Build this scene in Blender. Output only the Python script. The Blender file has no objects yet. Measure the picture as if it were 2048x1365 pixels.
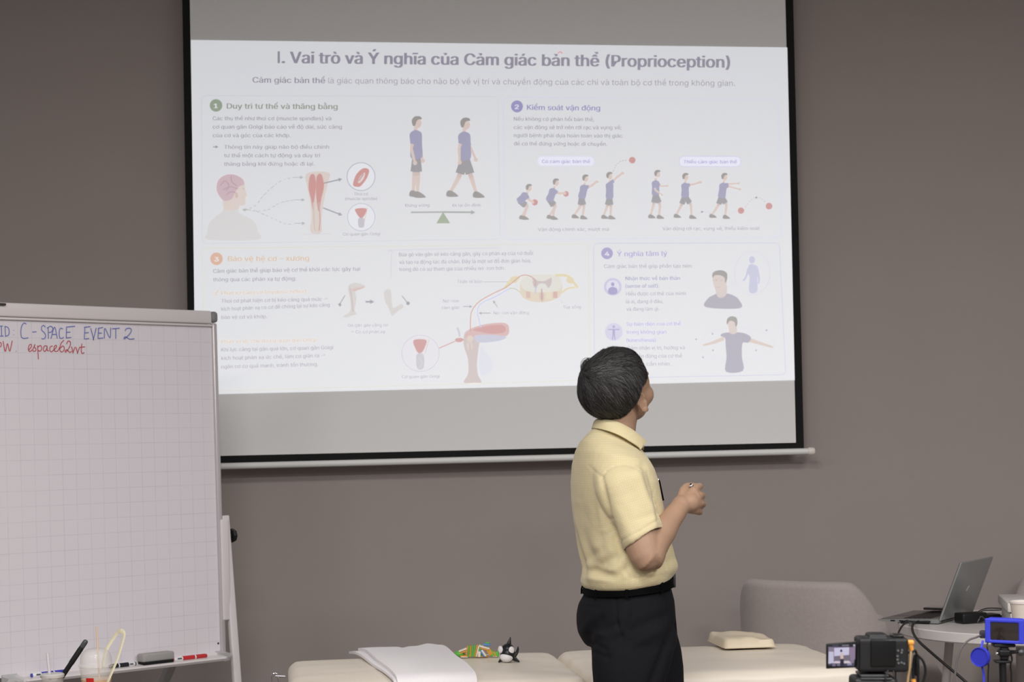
import bpy, bmesh, math, random, mathutils
import mathutils.geometry
import numpy as np
from mathutils import Vector, Matrix

random.seed(7)
rng = np.random.default_rng(7)
SC = bpy.context.scene
COL = SC.collection

# ------------------------------------------------------------------ camera
FPX, CX, CY = 3600.0, 1024.0, 805.0          # focal length and principal point for the 2048 x 1365 frame
ROLL, PITCH = 0.0205, 0.0219
CAM = np.array([0.0, -7.19, 1.38])
f0 = np.array([0, math.cos(PITCH), math.sin(PITCH)])
u0 = np.array([0, -math.sin(PITCH), math.cos(PITCH)])
r0 = np.array([1.0, 0, 0])
CR = math.cos(ROLL) * r0 - math.sin(ROLL) * u0
CU = math.sin(ROLL) * r0 + math.cos(ROLL) * u0
cd = bpy.data.cameras.new('camera')
cam = bpy.data.objects.new('camera', cd)
COL.objects.link(cam)
cd.sensor_width = 36.0
cd.sensor_fit = 'HORIZONTAL'
cd.lens = 36.0 * FPX / 2048.0
cd.shift_y = (CY - 682.5) / 2048.0
cd.clip_start = 0.05
m = Matrix.Identity(4)
for i in range(3):
    m[i][0] = CR[i]; m[i][1] = CU[i]; m[i][2] = -f0[i]; m[i][3] = CAM[i]
cam.matrix_world = m
cd.dof.use_dof = True
cd.dof.focus_distance = 4.98
cd.dof.aperture_fstop = 6.5
SC.camera = cam

# ------------------------------------------------------------------ world, lamps, exposure
SC.view_settings.view_transform = 'Standard'
SC.view_settings.look = 'None'
SC.view_settings.gamma = 1.0
SC.view_settings.use_curve_mapping = False
SC.view_settings.exposure = 0.0
W = bpy.data.worlds.new('room_ambient')
SC.world = W
W.use_nodes = True
W.node_tree.nodes['Background'].inputs[0].default_value = (0.95, 0.97, 1.0, 1)
W.node_tree.nodes['Background'].inputs[1].default_value = 0.25


def ceiling_lamp(x, y, power, sx=1.2, sy=0.6, z=3.55):
    l = bpy.data.lights.new('ceiling_lamp', 'AREA')
    l.shape = 'RECTANGLE'; l.size = sx; l.size_y = sy; l.energy = power
    l.color = (1.0, 0.975, 0.965)
    o = bpy.data.objects.new('ceiling_lamp', l)
    o.location = (x, y, z)
    COL.objects.link(o)


for lx, ly, lp in ((2.3, -4.5, 68), (-0.4, -4.7, 72), (2.4, -6.9, 145), (-0.6, -7.1, 140), (-3.0, -5.8, 60), (0.8, -9.6, 150)):
    ceiling_lamp(lx, ly, lp)


# ------------------------------------------------------------------ helpers
def ray(px, py):
    return f0 + CR * (px - CX) / FPX + CU * (CY - py) / FPX


def P(px, py, D):
    """the point seen at photo pixel (px, py), D metres in front of the camera along the room"""
    d = ray(px, py)
    return CAM + d * (D / d[1])


def on_plane(px, py, q, n):
    d = ray(px, py)
    return CAM + d * (np.dot(q - CAM, n) / np.dot(d, n))


def lin(c):
    c = c / 255.0
    return c / 12.92 if c <= 0.04045 else ((c + 0.055) / 1.055) ** 2.4


def L3(rgb):
    return (lin(rgb[0]), lin(rgb[1]), lin(rgb[2]), 1.0)


MATS = {}


def mat(name, rgb, rough=0.6, metal=0.0, spec=0.4, noise=0.0, nscale=20.0, bump=0.0, bscale=80.0, emit=None, estr=1.0,
        trans=0.0, ior=1.45, alpha=1.0, sheen=0.0, base=None):
    if name in MATS:
        return MATS[name]
    mt = bpy.data.materials.new(name)
    mt.use_nodes = True
    nt = mt.node_tree
    b = nt.nodes['Principled BSDF']
    c = L3(rgb) if base is None else tuple(base) + (1.0,)
    b.inputs['Base Color'].default_value = c
    b.inputs['Roughness'].default_value = rough
    b.inputs['Metallic'].default_value = metal
    b.inputs['Specular IOR Level'].default_value = spec
    b.inputs['IOR'].default_value = ior
    b.inputs['Transmission Weight'].default_value = trans
    b.inputs['Alpha'].default_value = alpha
    b.inputs['Sheen Weight'].default_value = sheen
    if emit is not None:
        b.inputs['Emission Color'].default_value = tuple(emit) + (1.0,)
        b.inputs['Emission Strength'].default_value = estr
    if noise or bump:
        tc = nt.nodes.new('ShaderNodeTexCoord')
    if noise:
        n = nt.nodes.new('ShaderNodeTexNoise')
        n.inputs['Scale'].default_value = nscale
        n.inputs['Detail'].default_value = 5
        nt.links.new(tc.outputs['Object'], n.inputs['Vector'])
        mr = nt.nodes.new('ShaderNodeMapRange')
        mr.inputs['To Min'].default_value = 1 - noise
        mr.inputs['To Max'].default_value = 1 + noise
        nt.links.new(n.outputs['Fac'], mr.inputs['Value'])
        mx = nt.nodes.new('ShaderNodeVectorMath'); mx.operation = 'SCALE'
        mx.inputs[0].default_value = c[:3]
        nt.links.new(mr.outputs[0], mx.inputs['Scale'])
        nt.links.new(mx.outputs[0], b.inputs['Base Color'])
    if bump:
        n2 = nt.nodes.new('ShaderNodeTexNoise')
        n2.inputs['Scale'].default_value = bscale
        n2.inputs['Detail'].default_value = 4
        nt.links.new(tc.outputs['Object'], n2.inputs['Vector'])
        bp = nt.nodes.new('ShaderNodeBump')
        bp.inputs['Strength'].default_value = bump
        bp.inputs['Distance'].default_value = 0.01
        nt.links.new(n2.outputs['Fac'], bp.inputs['Height'])
        nt.links.new(bp.outputs[0], b.inputs['Normal'])
    MATS[name] = mt
    return mt


def tag(o, label=None, cat=None, group=None, kind=None):
    if label: o['label'] = label
    if cat: o['category'] = cat
    if group: o['group'] = group
    if kind: o['kind'] = kind
    return o


def thing(name, label, cat, loc=(0, 0, 0), rz=0.0, group=None):
    o = bpy.data.objects.new(name, None)
    o.empty_display_size = 0.05
    o.location = tuple(float(v) for v in loc)
    o.rotation_euler = (0, 0, rz)
    COL.objects.link(o)
    return tag(o, label, cat, group)


def nrm(v):
    v = np.array(v, float)
    return v / (np.linalg.norm(v) + 1e-12)


def catmull(pts, n=8, closed=False):
    pts = [np.array(p, float) for p in pts]
    out = []
    N = len(pts)
    rngi = range(N) if closed else range(N - 1)
    for i in rngi:
        if closed:
            p0, p1, p2, p3 = pts[(i - 1) % N], pts[i], pts[(i + 1) % N], pts[(i + 2) % N]
        else:
            p1, p2 = pts[i], pts[i + 1]
            p0 = pts[i - 1] if i > 0 else 2 * p1 - p2
            p3 = pts[i + 2] if i + 2 < N else 2 * p2 - p1
        for k in range(n):
            t = k / n
            out.append(0.5 * ((2 * p1) + (-p0 + p2) * t + (2 * p0 - 5 * p1 + 4 * p2 - p3) * t * t + (-p0 + 3 * p1 - 3 * p2 + p3) * t ** 3))
    if not closed:
        out.append(pts[-1])
    return out


class MB:
    """collects shapes and links them as ONE mesh object"""

    def __init__(self):
        self.v = []; self.f = []; self.m = []; self.cur = 0

    def mat(self, i):
        self.cur = i
        return self

    def add(self, verts, faces):
        o = len(self.v)
        self.v += [tuple(float(c) for c in p) for p in verts]
        self.f += [tuple(i + o for i in q) for q in faces]
        self.m += [self.cur] * len(faces)
        return self

    def bm(self, b):
        b.verts.ensure_lookup_table()
        b.verts.index_update()
        self.add([v.co[:] for v in b.verts], [[v.index for v in f.verts] for f in b.faces])
        b.free()
        return self

    def box(self, c, s, bev=0.0, seg=2, R=None):
        """box of full size s at c; R is an optional 3x3 whose COLUMNS are the box axes"""
        b = bmesh.new()
        bmesh.ops.create_cube(b, size=1.0)
        for v in b.verts:
            v.co = Vector((v.co.x * s[0], v.co.y * s[1], v.co.z * s[2]))
        if bev > 0:
            bmesh.ops.bevel(b, geom=list(b.edges), offset=min(bev, 0.49 * min(s)), segments=seg, profile=0.5, affect='EDGES')
        c = np.array(c, float)
        for v in b.verts:
            p = np.array(v.co[:])
            if R is not None: p = np.array(R) @ p
            v.co = Vector(p + c)
        return self.bm(b)

    def hexa(self, p8, bev=0.0, seg=2):
        """box from 8 corners: bottom 4 (ccw) then top 4"""
        b = bmesh.new()
        vs = [b.verts.new(Vector([float(x) for x in p])) for p in p8]
        for q in ((3, 2, 1, 0), (4, 5, 6, 7), (0, 1, 5, 4), (1, 2, 6, 5), (2, 3, 7, 6), (3, 0, 4, 7)):
            b.faces.new([vs[i] for i in q])
        bmesh.ops.recalc_face_normals(b, faces=b.faces)
        if bev > 0:
            bmesh.ops.bevel(b, geom=list(b.edges), offset=bev, segments=seg, profile=0.5, affect='EDGES')
        return self.bm(b)

    def loft(self, rings, cap0=True, cap1=True, closed=True):
        n = len(rings[0]); V = []; Fc = []
        for r_ in rings: V += list(r_)
        for k in range(len(rings) - 1):
            for i in range(n if closed else n - 1):
                j = (i + 1) % n
                Fc.append((k * n + i, k * n + j, (k + 1) * n + j, (k + 1) * n + i))
        if cap0 and closed: Fc.append(tuple(reversed(range(n))))
        if cap1 and closed: Fc.append(tuple((len(rings) - 1) * n + i for i in range(n)))
        return self.add(V, Fc)

    def tube(self, pts, rad, n=10, ref=None, flat=1.0, cap=True):
        """tube along pts; rad a number or a list (numbers or (ra, rb)); ref fixes the first axis"""
        pts = [np.array(p, float) for p in pts]
        N = len(pts)
        if not isinstance(rad, (list, tuple)): rad = [rad] * N
        rings = []
        prev = None
        for i, p in enumerate(pts):
            t = nrm((pts[min(i + 1, N - 1)] - pts[max(i - 1, 0)]))
            if prev is None:
                a = np.array(ref, float) if ref is not None else (np.array([0, 0, 1.0]) if abs(t[2]) < 0.9 else np.array([1.0, 0, 0]))
            else:
                a = prev
            a = nrm(a - t * np.dot(a, t))
            prev = a
            b = np.cross(t, a)
            ra, rb = rad[i] if isinstance(rad[i], (list, tuple)) else (rad[i], rad[i] * flat)
            rings.append([p + a * ra * math.cos(2 * math.pi * k / n) + b * rb * math.sin(2 * math.pi * k / n) for k in range(n)])
        return self.loft(rings, cap, cap)

    def cyl(self, p0, p1, r, r2=None, n=20):
        return self.tube([p0, p1], [r, r if r2 is None else r2], n)

    def lathe(self, prof, c, n=32, axis=(0, 0, 1), ref=None):
        """profile [(r, h)] turned about axis through c"""
        ax = nrm(axis)
        a = np.array(ref, float) if ref is not None else (np.array([1.0, 0, 0]) if abs(ax[0]) < 0.9 else np.array([0, 1.0, 0]))
        a = nrm(a - ax * np.dot(a, ax)); b = np.cross(ax, a)
        c = np.array(c, float)
        rings = [[c + ax * h + (a * math.cos(2 * math.pi * k / n) + b * math.sin(2 * math.pi * k / n)) * max(r, 1e-5) for k in range(n)] for r, h in prof]
        return self.loft(rings, prof[0][0] > 1e-4 or True, True)

    def ell(self, c, rad, R=None, nu=20, nv=14, pw=1.0):
        c = np.array(c, float); V = []; Fc = []
        for j in range(nv + 1):
            th = math.pi * j / nv
            for i in range(nu):
                ph = 2 * math.pi * i / nu
                p = np.array([math.sin(th) * math.cos(ph), math.sin(th) * math.sin(ph), math.cos(th)])
                if pw != 1.0: p = np.sign(p) * np.abs(p) ** pw
                p = p * np.array(rad, float)
                if R is not None: p = np.array(R) @ p
                V.append(c + p)
        for j in range(nv):
            for i in range(nu):
                k = (i + 1) % nu
                Fc.append((j * nu + i, (j + 1) * nu + i, (j + 1) * nu + k, j * nu + k))
        return self.add(V, Fc)

    def prism(self, poly, ext):
        """polygon (3D points) pushed along the vector ext"""
        n = len(poly); ext = np.array(ext, float)
        V = [np.array(p, float) for p in poly] + [np.array(p, float) + ext for p in poly]
        Fc = [tuple(range(n)), tuple(reversed(range(n, 2 * n)))]
        for i in range(n):
            j = (i + 1) % n
            Fc.append((i, i + n, j + n, j))
        return self.add(V, Fc)

    def mesh(self, name):
        me = bpy.data.meshes.new(name)
        me.from_pydata(self.v, [], self.f)
        return me

    def build(self, name, mats, parent=None, smooth=True, loc=None, fix=True, angle=40, world=True):
        """world=True: the shapes were given in room coordinates; a child is stored relative to its thing"""
        me = self.mesh(name)
        if not isinstance(mats, (list, tuple)): mats = [mats]
        for k in mats: me.materials.append(k)
        me.polygons.foreach_set('material_index', self.m)
        if fix:
            b = bmesh.new(); b.from_mesh(me)
            bmesh.ops.remove_doubles(b, verts=b.verts, dist=1e-6)
            bmesh.ops.recalc_face_normals(b, faces=b.faces)
            b.to_mesh(me); b.free()
        return place(name, me, parent, smooth, loc, angle, world)


def top_of(o):
    while o.parent: o = o.parent
    return o


def place(name, me, parent=None, smooth=True, loc=None, angle=40, world=True):
    o = bpy.data.objects.new(name, me)
    COL.objects.link(o)
    off = None
    if parent is not None:
        o.parent = parent
        if world: off = -Vector(top_of(parent).location)
    elif loc is not None:
        o.location = tuple(float(x) for x in loc)
        if world: off = -Vector(o.location)
    if off is not None: me.transform(Matrix.Translation(off))
    if smooth:
        me.polygons.foreach_set('use_smooth', [True] * len(me.polygons))
        if angle and hasattr(me, 'set_sharp_from_angle'):
            me.set_sharp_from_angle(angle=math.radians(angle))
    me.update()
    return o


def remesh(mb, voxel, smooth=4, fac=0.5):
    """union of all overlapping closed shapes of mb as one continuous surface"""
    me = mb.mesh('tmp')
    b = bmesh.new(); b.from_mesh(me)
    bmesh.ops.recalc_face_normals(b, faces=b.faces)
    b.to_mesh(me); b.free()
    o = bpy.data.objects.new('tmp', me)
    COL.objects.link(o)
    md = o.modifiers.new('r', 'REMESH'); md.mode = 'VOXEL'; md.voxel_size = voxel
    if smooth:
        ms = o.modifiers.new('s', 'SMOOTH'); ms.iterations = smooth; ms.factor = fac
    dg = bpy.context.evaluated_depsgraph_get()
    dg.update()
    out = bpy.data.meshes.new_from_object(o.evaluated_get(dg), depsgraph=dg)
    bpy.data.objects.remove(o)
    bpy.data.meshes.remove(me)
    return out


def get_co(me):
    a = np.empty(len(me.vertices) * 3, np.float32)
    me.vertices.foreach_get('co', a)
    return a.reshape(-1, 3).astype(float)


def get_no(me):
    a = np.empty(len(me.vertices) * 3, np.float32)
    me.vertices.foreach_get('normal', a)
    return a.reshape(-1, 3).astype(float)


def set_co(me, co):
    me.vertices.foreach_set('co', np.ascontiguousarray(co, np.float32).ravel())
    me.update()


def to_px(co):
    v = co - CAM
    z = v @ f0
    return np.stack([CX + FPX * (v @ CR) / z, CY - FPX * (v @ CU) / z], 1), z


# ------------------------------------------------------------------ the room
def wall_material():
    mt = mat('taupe_wall_paint', (161, 151, 146), rough=0.75, spec=0.25, noise=0.035, nscale=3.0, bump=0.05, bscale=160)
    return mt


def quad(name, a, b, c, d, m_):
    return tag(MB().add([a, b, c, d], [(0, 1, 2, 3)]).build(name, m_, smooth=False, fix=False), kind='structure')


quad('wall_back', (-6, 0, 0), (6, 0, 0), (6, 0, 3.6), (-6, 0, 3.6), wall_material())
quad('floor', (-6, -11, 0), (6, -11, 0), (6, 0, 0), (-6, 0, 0), mat('grey_brown_floor', (112, 102, 96), rough=0.45, noise=0.08, nscale=6))
quad('ceiling', (-6, 0, 3.6), (6, 0, 3.6), (6, -11, 3.6), (-6, -11, 3.6), mat('white_ceiling', (205, 203, 200), rough=0.9))
MB().box((0, -0.008, 0.05), (12, 0.016, 0.1), 0.003).build('baseboard_back', mat('baseboard_paint', (150, 142, 136), rough=0.5))['kind'] = 'structure'
# ------------------------------------------------------------------ projection screen with the projected slide
SD = 7.08                                     # distance of the fabric
SY = CAM[1] + SD
M_fabric = mat('matte_screen_fabric', (231, 231, 230), rough=0.9, spec=0.1)
M_black = mat('black_screen_border', (26, 26, 26), rough=0.75, spec=0.2)
M_rod = mat('white_painted_rod', (226, 226, 224), rough=0.4)
screen = thing('projection_screen', 'large pull-down projection screen with black border, hanging on the taupe wall and showing the slide', 'projection screen', (-0.063, SY, 1.32))
XL, XR = -1.271, 1.144                        # outer edges
XLi, XRi = -1.241, 1.113
ZBL, ZBR = 1.318, 1.330                       # the lower edge hangs a touch off level
ZT = 3.28


def zb(x): return ZBL + (ZBR - ZBL) * (x - XL) / (XR - XL)


def strip(mb, x0, x1, z00, z01, z10, z11, y, th=0.0015):
    """quad in the screen plane with a real thickness: (x0: z00..z01, x1: z10..z11)"""
    a = [(x0, y, z00), (x1, y, z10), (x1, y, z11), (x0, y, z01)]
    mb.prism(a, (0, th, 0))


b = MB(); strip(b, XLi - 0.002, XRi + 0.002, zb(XLi) + 0.027, ZT, zb(XRi) + 0.021, ZT, SY)
b.build('fabric', M_fabric, screen, smooth=False)
b = MB()
strip(b, XL, XLi, zb(XL), ZT, zb(XLi), ZT, SY)
strip(b, XRi, XR, zb(XRi), ZT, zb(XR), ZT, SY)
strip(b, XLi, XRi, zb(XLi), zb(XLi) + 0.029, zb(XRi), zb(XRi) + 0.023, SY)
b.build('black_border', M_black, screen, smooth=False)
b = MB().cyl((XL - 0.03, SY - 0.002, zb(XL - .03) - 0.012), (XR + 0.022, SY - 0.002, zb(XR + .02) - 0.012), 0.0125, n=20)
b.build('bottom_rod', M_rod, screen)
for x in (XL - 0.03, XR + 0.022):
    s_ = 1 if x > 0 else -1
    MB().lathe([(0.0, 0), (0.0145, 0), (0.0155, 0.004), (0.0155, 0.020), (0.012, 0.025), (0, 0.025)], (x - s_ * 0.006, SY - 0.002, zb(x) - 0.012), 20, (s_, 0, 0)).build('rod_end_cap', mat('cream_cap', (232, 224, 216), rough=0.4), screen)
MB().box((-0.063, SY + 0.02, ZT + 0.03), (2.56, 0.10, 0.10), 0.02, 3).build('roller_housing', M_rod, screen)

slide_z = 0


def S(px, py, layer=0):
    """photo pixel -> point on the screen fabric, layer lifts by fractions of a millimetre"""
    d = ray(px, py)
    return CAM + d * ((SD - 0.0012 - 0.00015 * layer) / d[1])


EW = 0.385                                    # radiance of projected white


SM = {}


def smat(c, A):
    """fabric lit by the projector so that it shows about sRGB c where the room light alone gives radiance A"""
    key = (tuple(c), round(A, 2))
    if key not in SM:
        e = [max(lin(k) - A * w, 0.004) for k, w in zip(c, (1.0, 0.975, 0.96))]
        SM[key] = mat('projected_%d_%d_%d_%d' % (c[0], c[1], c[2], int(A * 100)), (231, 231, 230), rough=0.9, spec=0.1, emit=e)
    return SM[key]


A1, A2, A3 = 0.30, 0.345, 0.385                # room light on the fabric: top, middle, bottom of the slide

slide_bg = None


FONT = None
TEXT_W = 1.0
try:                                          # the plain sans that ships inside Blender itself
    import os
    FONT = bpy.data.fonts.load(os.path.join(bpy.utils.system_resource('DATAFILES', path='fonts'), 'Inter.woff2'))
except Exception:
    FONT = None


class Slide:
    """flat projected artwork: every shape lies on the fabric"""

    def __init__(self, A, layer=1):
        self.A = A; self.layer = layer; self.n = 0.0; self.mb = MB(); self.mats = []

    def c(self, col):
        mt = smat(col, self.A)
        if mt not in self.mats: self.mats.append(mt)
        self.mb.mat(self.mats.index(mt))
        self.n += 0.07                         # every shape a hair above the one before

    def poly(self, pts, col, smooth=False, n=6, lift=0):
        if smooth: pts = catmull(pts, n, True)
        self.c(col)
        self.mb.add([S(p[0], p[1], self.layer + lift + self.n) for p in pts], [tuple(range(len(pts)))])
        return self

    def line(self, pts, w, col, smooth=False, n=6, closed=False, dash=None, lift=0, taper=None):
        if smooth: pts = catmull(pts, n, closed)
        pts = [np.array(p, float) for p in pts]
        if closed and not np.allclose(pts[0], pts[-1]): pts = pts + [pts[0]]
        self.c(col)
        N = len(pts)
        acc = 0
        Lr = []
        for i, p in enumerate(pts):
            t = pts[min(i + 1, N - 1)] - pts[max(i - 1, 0)]
            if closed and i in (0, N - 1): t = pts[1] - pts[N - 2]
            t = t / (np.linalg.norm(t) + 1e-9)
            ww = w if taper is None else w + (taper - w) * i / (N - 1)
            nn = np.array([-t[1], t[0]]) * ww / 2
            Lr.append((p + nn, p - nn))
        for i in range(N - 1):
            sl = np.linalg.norm(pts[i + 1] - pts[i])
            if dash and int(acc / dash) % 2: acc += sl; continue
            acc += sl
            q = [Lr[i][0], Lr[i + 1][0], Lr[i + 1][1], Lr[i][1]]
            self.mb.add([S(a[0], a[1], self.layer + lift + self.n) for a in q], [(0, 1, 2, 3)])
        return self

    def disc(self, x, y, r, col, ry=None, n=28, lift=0):
        ry = r if ry is None else ry
        return self.poly([(x + r * math.cos(2 * math.pi * k / n), y + ry * math.sin(2 * math.pi * k / n)) for k in range(n)], col, lift=lift)

    def ring(self, x, y, r, w, col, ry=None, lift=0):
        ry = r if ry is None else ry
        return self.line([(x + r * math.cos(2 * math.pi * k / 40), y + ry * math.sin(2 * math.pi * k / 40)) for k in range(40)], w, col, closed=True, lift=lift)

    def arrow(self, p0, p1, w, col, head=None, lift=0):
        p0 = np.array(p0, float); p1 = np.array(p1, float)
        t = (p1 - p0) / np.linalg.norm(p1 - p0); nn = np.array([-t[1], t[0]])
        h = head or w * 3.2
        self.line([p0, p1 - t * h * 0.9], w, col, lift=lift)
        return self.poly([p1, p1 - t * h + nn * h * 0.5, p1 - t * h - nn * h * 0.5], col, lift=lift)

    def rrect(self, tl, tr, br, bl, rad, w, col, fill=None):
        c4 = [np.array(p, float) for p in (tl, tr, br, bl)]
        pts = []
        for i in range(4):
            p, a, b_ = c4[i], c4[i - 1], c4[(i + 1) % 4]
            da = (a - p) / np.linalg.norm(a - p); db = (b_ - p) / np.linalg.norm(b_ - p)
            for k in range(7):
                t = k / 6
                pts.append((1 - t) ** 2 * (p + da * rad) + 2 * t * (1 - t) * p + t * t * (p + db * rad))
        if fill: self.poly(pts, fill, lift=-0.5)
        return self.line(pts, w, col, closed=True)

    def text(self, s, p0, p1, em, col, bold=0.0):
        cu = bpy.data.curves.new('t', 'FONT')
        cu.body = s; cu.size = 1.0; cu.resolution_u = 3; cu.fill_mode = 'NONE'
        if FONT: cu.font = FONT
        o = bpy.data.objects.new('t', cu)
        COL.objects.link(o)
        dg = bpy.context.evaluated_depsgraph_get()
        me = bpy.data.meshes.new_from_object(o.evaluated_get(dg), depsgraph=dg)
        co = get_co(me)
        nb = {}
        for e in me.edges:
            i, j = e.vertices
            nb.setdefault(i, []).append(j); nb.setdefault(j, []).append(i)
        seen = set(); loops = []
        for st in nb:
            if st in seen: continue
            lp = [st]; seen.add(st); cur = st
            while True:
                nx = [k for k in nb[cur] if k not in seen]
                if not nx: break
                cur = min(nx); cur = nx[0]; seen.add(cur); lp.append(cur)
            # follow the contour the way its vertices were written
            if len(lp) > 2:
                if (lp[1] - lp[0]) != 1: lp = [lp[0]] + lp[:0:-1]
                loops.append(lp)

        def area(lp):
            p = co[lp]
            return 0.5 * float(np.sum(p[:, 0] * np.roll(p[:, 1], -1) - p[:, 1] * np.roll(p[:, 0], -1)))

        def inside(pt, lp):
            c = False; p = co[lp]; j = len(lp) - 1
            for i in range(len(lp)):
                if (p[i, 1] > pt[1]) != (p[j, 1] > pt[1]) and pt[0] < (p[j, 0] - p[i, 0]) * (pt[1] - p[i, 1]) / (p[j, 1] - p[i, 1]) + p[i, 0]: c = not c
                j = i
            return c

        ars = [area(l) for l in loops]
        big = max(range(len(loops)), key=lambda i: abs(ars[i]))
        sg = 1 if ars[big] > 0 else -1
        x0, x1 = co[:, 0].min(), co[:, 0].max()
        p0 = np.array(p0, float); p1 = np.array(p1, float)
        ln = np.linalg.norm(p1 - p0); t = (p1 - p0) / ln; up = np.array([t[1], -t[0]])
        outs = []
        for i, l in enumerate(loops):
            if ars[i] * sg <= 0: continue
            hs = [h for k, h in enumerate(loops) if ars[k] * sg < 0 and inside(co[h[0]], l)]
            allv = list(l) + [v for h in hs for v in h]
            tris = mathutils.geometry.tessellate_polygon([[Vector(co[v]) for v in q_] for q_ in [l] + hs])
            outs.append((allv, tris))
        steps = [0.0] if not bold else [-bold * 0.5, bold * 0.5]
        if bold > 0.02: steps = [-bold * 0.5, 0, bold * 0.5]
        for sh in steps:
            self.c(col)
            for k, (av, tris) in enumerate(outs):
                for ti, tr in enumerate(tris):         # crossing strokes never share one depth
                    self.mb.add([S(*(p0 + t * ((co[av[j]][0] - x0) / (x1 - x0) * ln + sh * em) + up * co[av[j]][1] * em * 1.13), self.layer + self.n + 0.11 * (k % 5) + 0.022 * (ti % 5)) for j in tr], [(0, 1, 2)])
        bpy.data.objects.remove(o); bpy.data.meshes.remove(me); bpy.data.curves.remove(cu)
        return self

    def build(self, name, parent):
        return self.mb.build(name, self.mats, parent, smooth=False, fix=False)


# the lit rectangle (keystoned as the projector throws it)
q4 = [(381.7, 80), (1574.6, 95), (1589.5, 761), (391, 790)]
sl = Slide(A2, 0)
WHITE1, WHITE2 = (221, 224, 229), (226, 227, 232)
bgm = mat('projected_slide_white', (231, 231, 230), rough=0.9, spec=0.1, emit=(0.372, 0.395, 0.43))
sl.mats = [bgm]; sl.mb.mat(0)
sl.mb.add([S(*p, 0) for p in q4], [(0, 1, 2, 3)])
slide = sl.build('projected_slide', screen)
slide['label'] = 'bright projected slide about proprioception in Vietnamese'

GT = (160, 159, 168)                            # body text
OR = (222, 208, 196)
# -- heading
s = Slide(A1)
s.line([(557.5, 102.6), (557.5, 126.4)], 4.6, (147, 146, 162))
s.text('. Vai trò và Ý nghĩa của Cảm giác bản thể (Proprioception)', (564.5, 126.2), (1459, 135.6), 40, (147, 146, 162), 0.07)
s.line([(1116, 107), (1120, 103), (1125, 107)], 2, (222, 150, 160))
s.text('Cảm giác bản thể', (505.5, 165.3), (650, 166.6), 19.5, (155, 153, 165), 0.055)
s.text('là giác quan thông báo cho não bộ về vị trí và chuyển động của các chi và toàn bộ cơ thể trong không gian.', (656.5, 166.7), (1470, 172), 19.5, (158, 157, 168), 0.0)
s.build('slide_heading', slide)
s = Slide(A1)
s.rrect((475, 140.5), (1489.5, 149), (1490, 183), (475.5, 176.5), 4, 1.3, (207, 209, 224))
s.rrect((403, 191.5), (995.5, 193.5), (1000.5, 478.5), (404.5, 487.5), 11, 1.6, (200, 203, 212))
s.rrect((1006.5, 194), (1555.5, 199), (1562, 475), (1010.5, 479.5), 11, 1.8, (203, 204, 229))
s.line([(1281.5, 328), (1284.5, 463)], 1.4, (205, 206, 220))
s.rrect((1075, 312.5), (1188.5, 313), (1189, 332), (1075, 332), 9.5, 1.3, (206, 207, 230), (224, 226, 240))
s.rrect((1358.5, 312.5), (1481.5, 313), (1482, 333.7), (1358.5, 333.7), 10, 1.5, (196, 196, 222), (224, 226, 240))
s.build('slide_frame', slide)
s = Slide(A3)
s.rrect((403.5, 497), (1176, 488.5), (1181, 760.5), (411, 783.5), 11, 1.6, (222, 220, 208))
s.line([(782, 556), (783, 512), (785, 504), (791, 500.5), (1000, 496)], 1.4, (208, 209, 220), smooth=True)
s.rrect((1187, 487), (1558.5, 486), (1571.5, 750), (1189, 757), 11, 1.6, (206, 207, 226))
s.build('slide_frame', slide)

# -- upper row texts
s = Slide(A2)
for x, y, rr, colr, n in ((432, 211, 12.6, (160, 172, 152), '1'), (1034, 213, 12, (160, 156, 198), '2')):
    s.disc(x, y, rr, colr)
    s.layer += 1; s.text(n, (x - 4.2, y + 5.2), (x + 3.4, y + 5.2), 15, (232, 234, 238), 0.05); s.layer -= 1
s.text('Duy trì tư thế và thăng bằng', (454, 217.5), (675, 218.5), 18.5, (152, 163, 152), 0.055)
s.text('Kiểm soát vận động', (1054, 219.9), (1200, 221.3), 18, (156, 152, 194), 0.055)
for t, x0, x1, y0, y1 in (
        ('Các thụ thể như thoi cơ (muscle spindles) và', 425.6, 662.5, 240.5, 240.8),
        ('cơ quan gân Golgi báo cáo về độ dài, sức căng', 425.6, 683.7, 257.4, 257.5),
        ('của cơ và góc của các khớp.', 425.6, 581, 274.5, 274.5),
        ('Thông tin này giúp não bộ điều chỉnh', 448.3, 658, 297.8, 297.6),
        ('tư thế một cách tự động và duy trì', 448.3, 639.8, 314.8, 314.6),
        ('thăng bằng khi đứng hoặc đi lại.', 448.3, 629, 331.8, 331.4),
        ('Nếu không có phản hồi bản thể,', 1027.7, 1187.9, 241.6, 242.6),
        ('các vận động sẽ trở nên rời rạc và vụng về;', 1027.7, 1242.8, 258.1, 259),
        ('người bệnh phải dựa hoàn toàn vào thị giác', 1027.7, 1244.7, 274.4, 275.5),
        ('để có thể đứng vững hoặc di chuyển.', 1028, 1214.3, 291, 291.8)):
    s.text(t, (x0, y0), (x1, y1), 13, (163, 162, 170), 0.03)
s.arrow((426, 294), (437, 294), 2, GT, 6)
for t, x0, x1, y, c_ in (('Có cảm giác bản thể', 1084, 1180, 326.3, (168, 165, 200)), ('Thiếu cảm giác bản thể', 1367.4, 1473.6, 327, (168, 165, 200))):
    s.text(t, (x0, y), (x1, y), 11.5, c_, 0.045)
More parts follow.
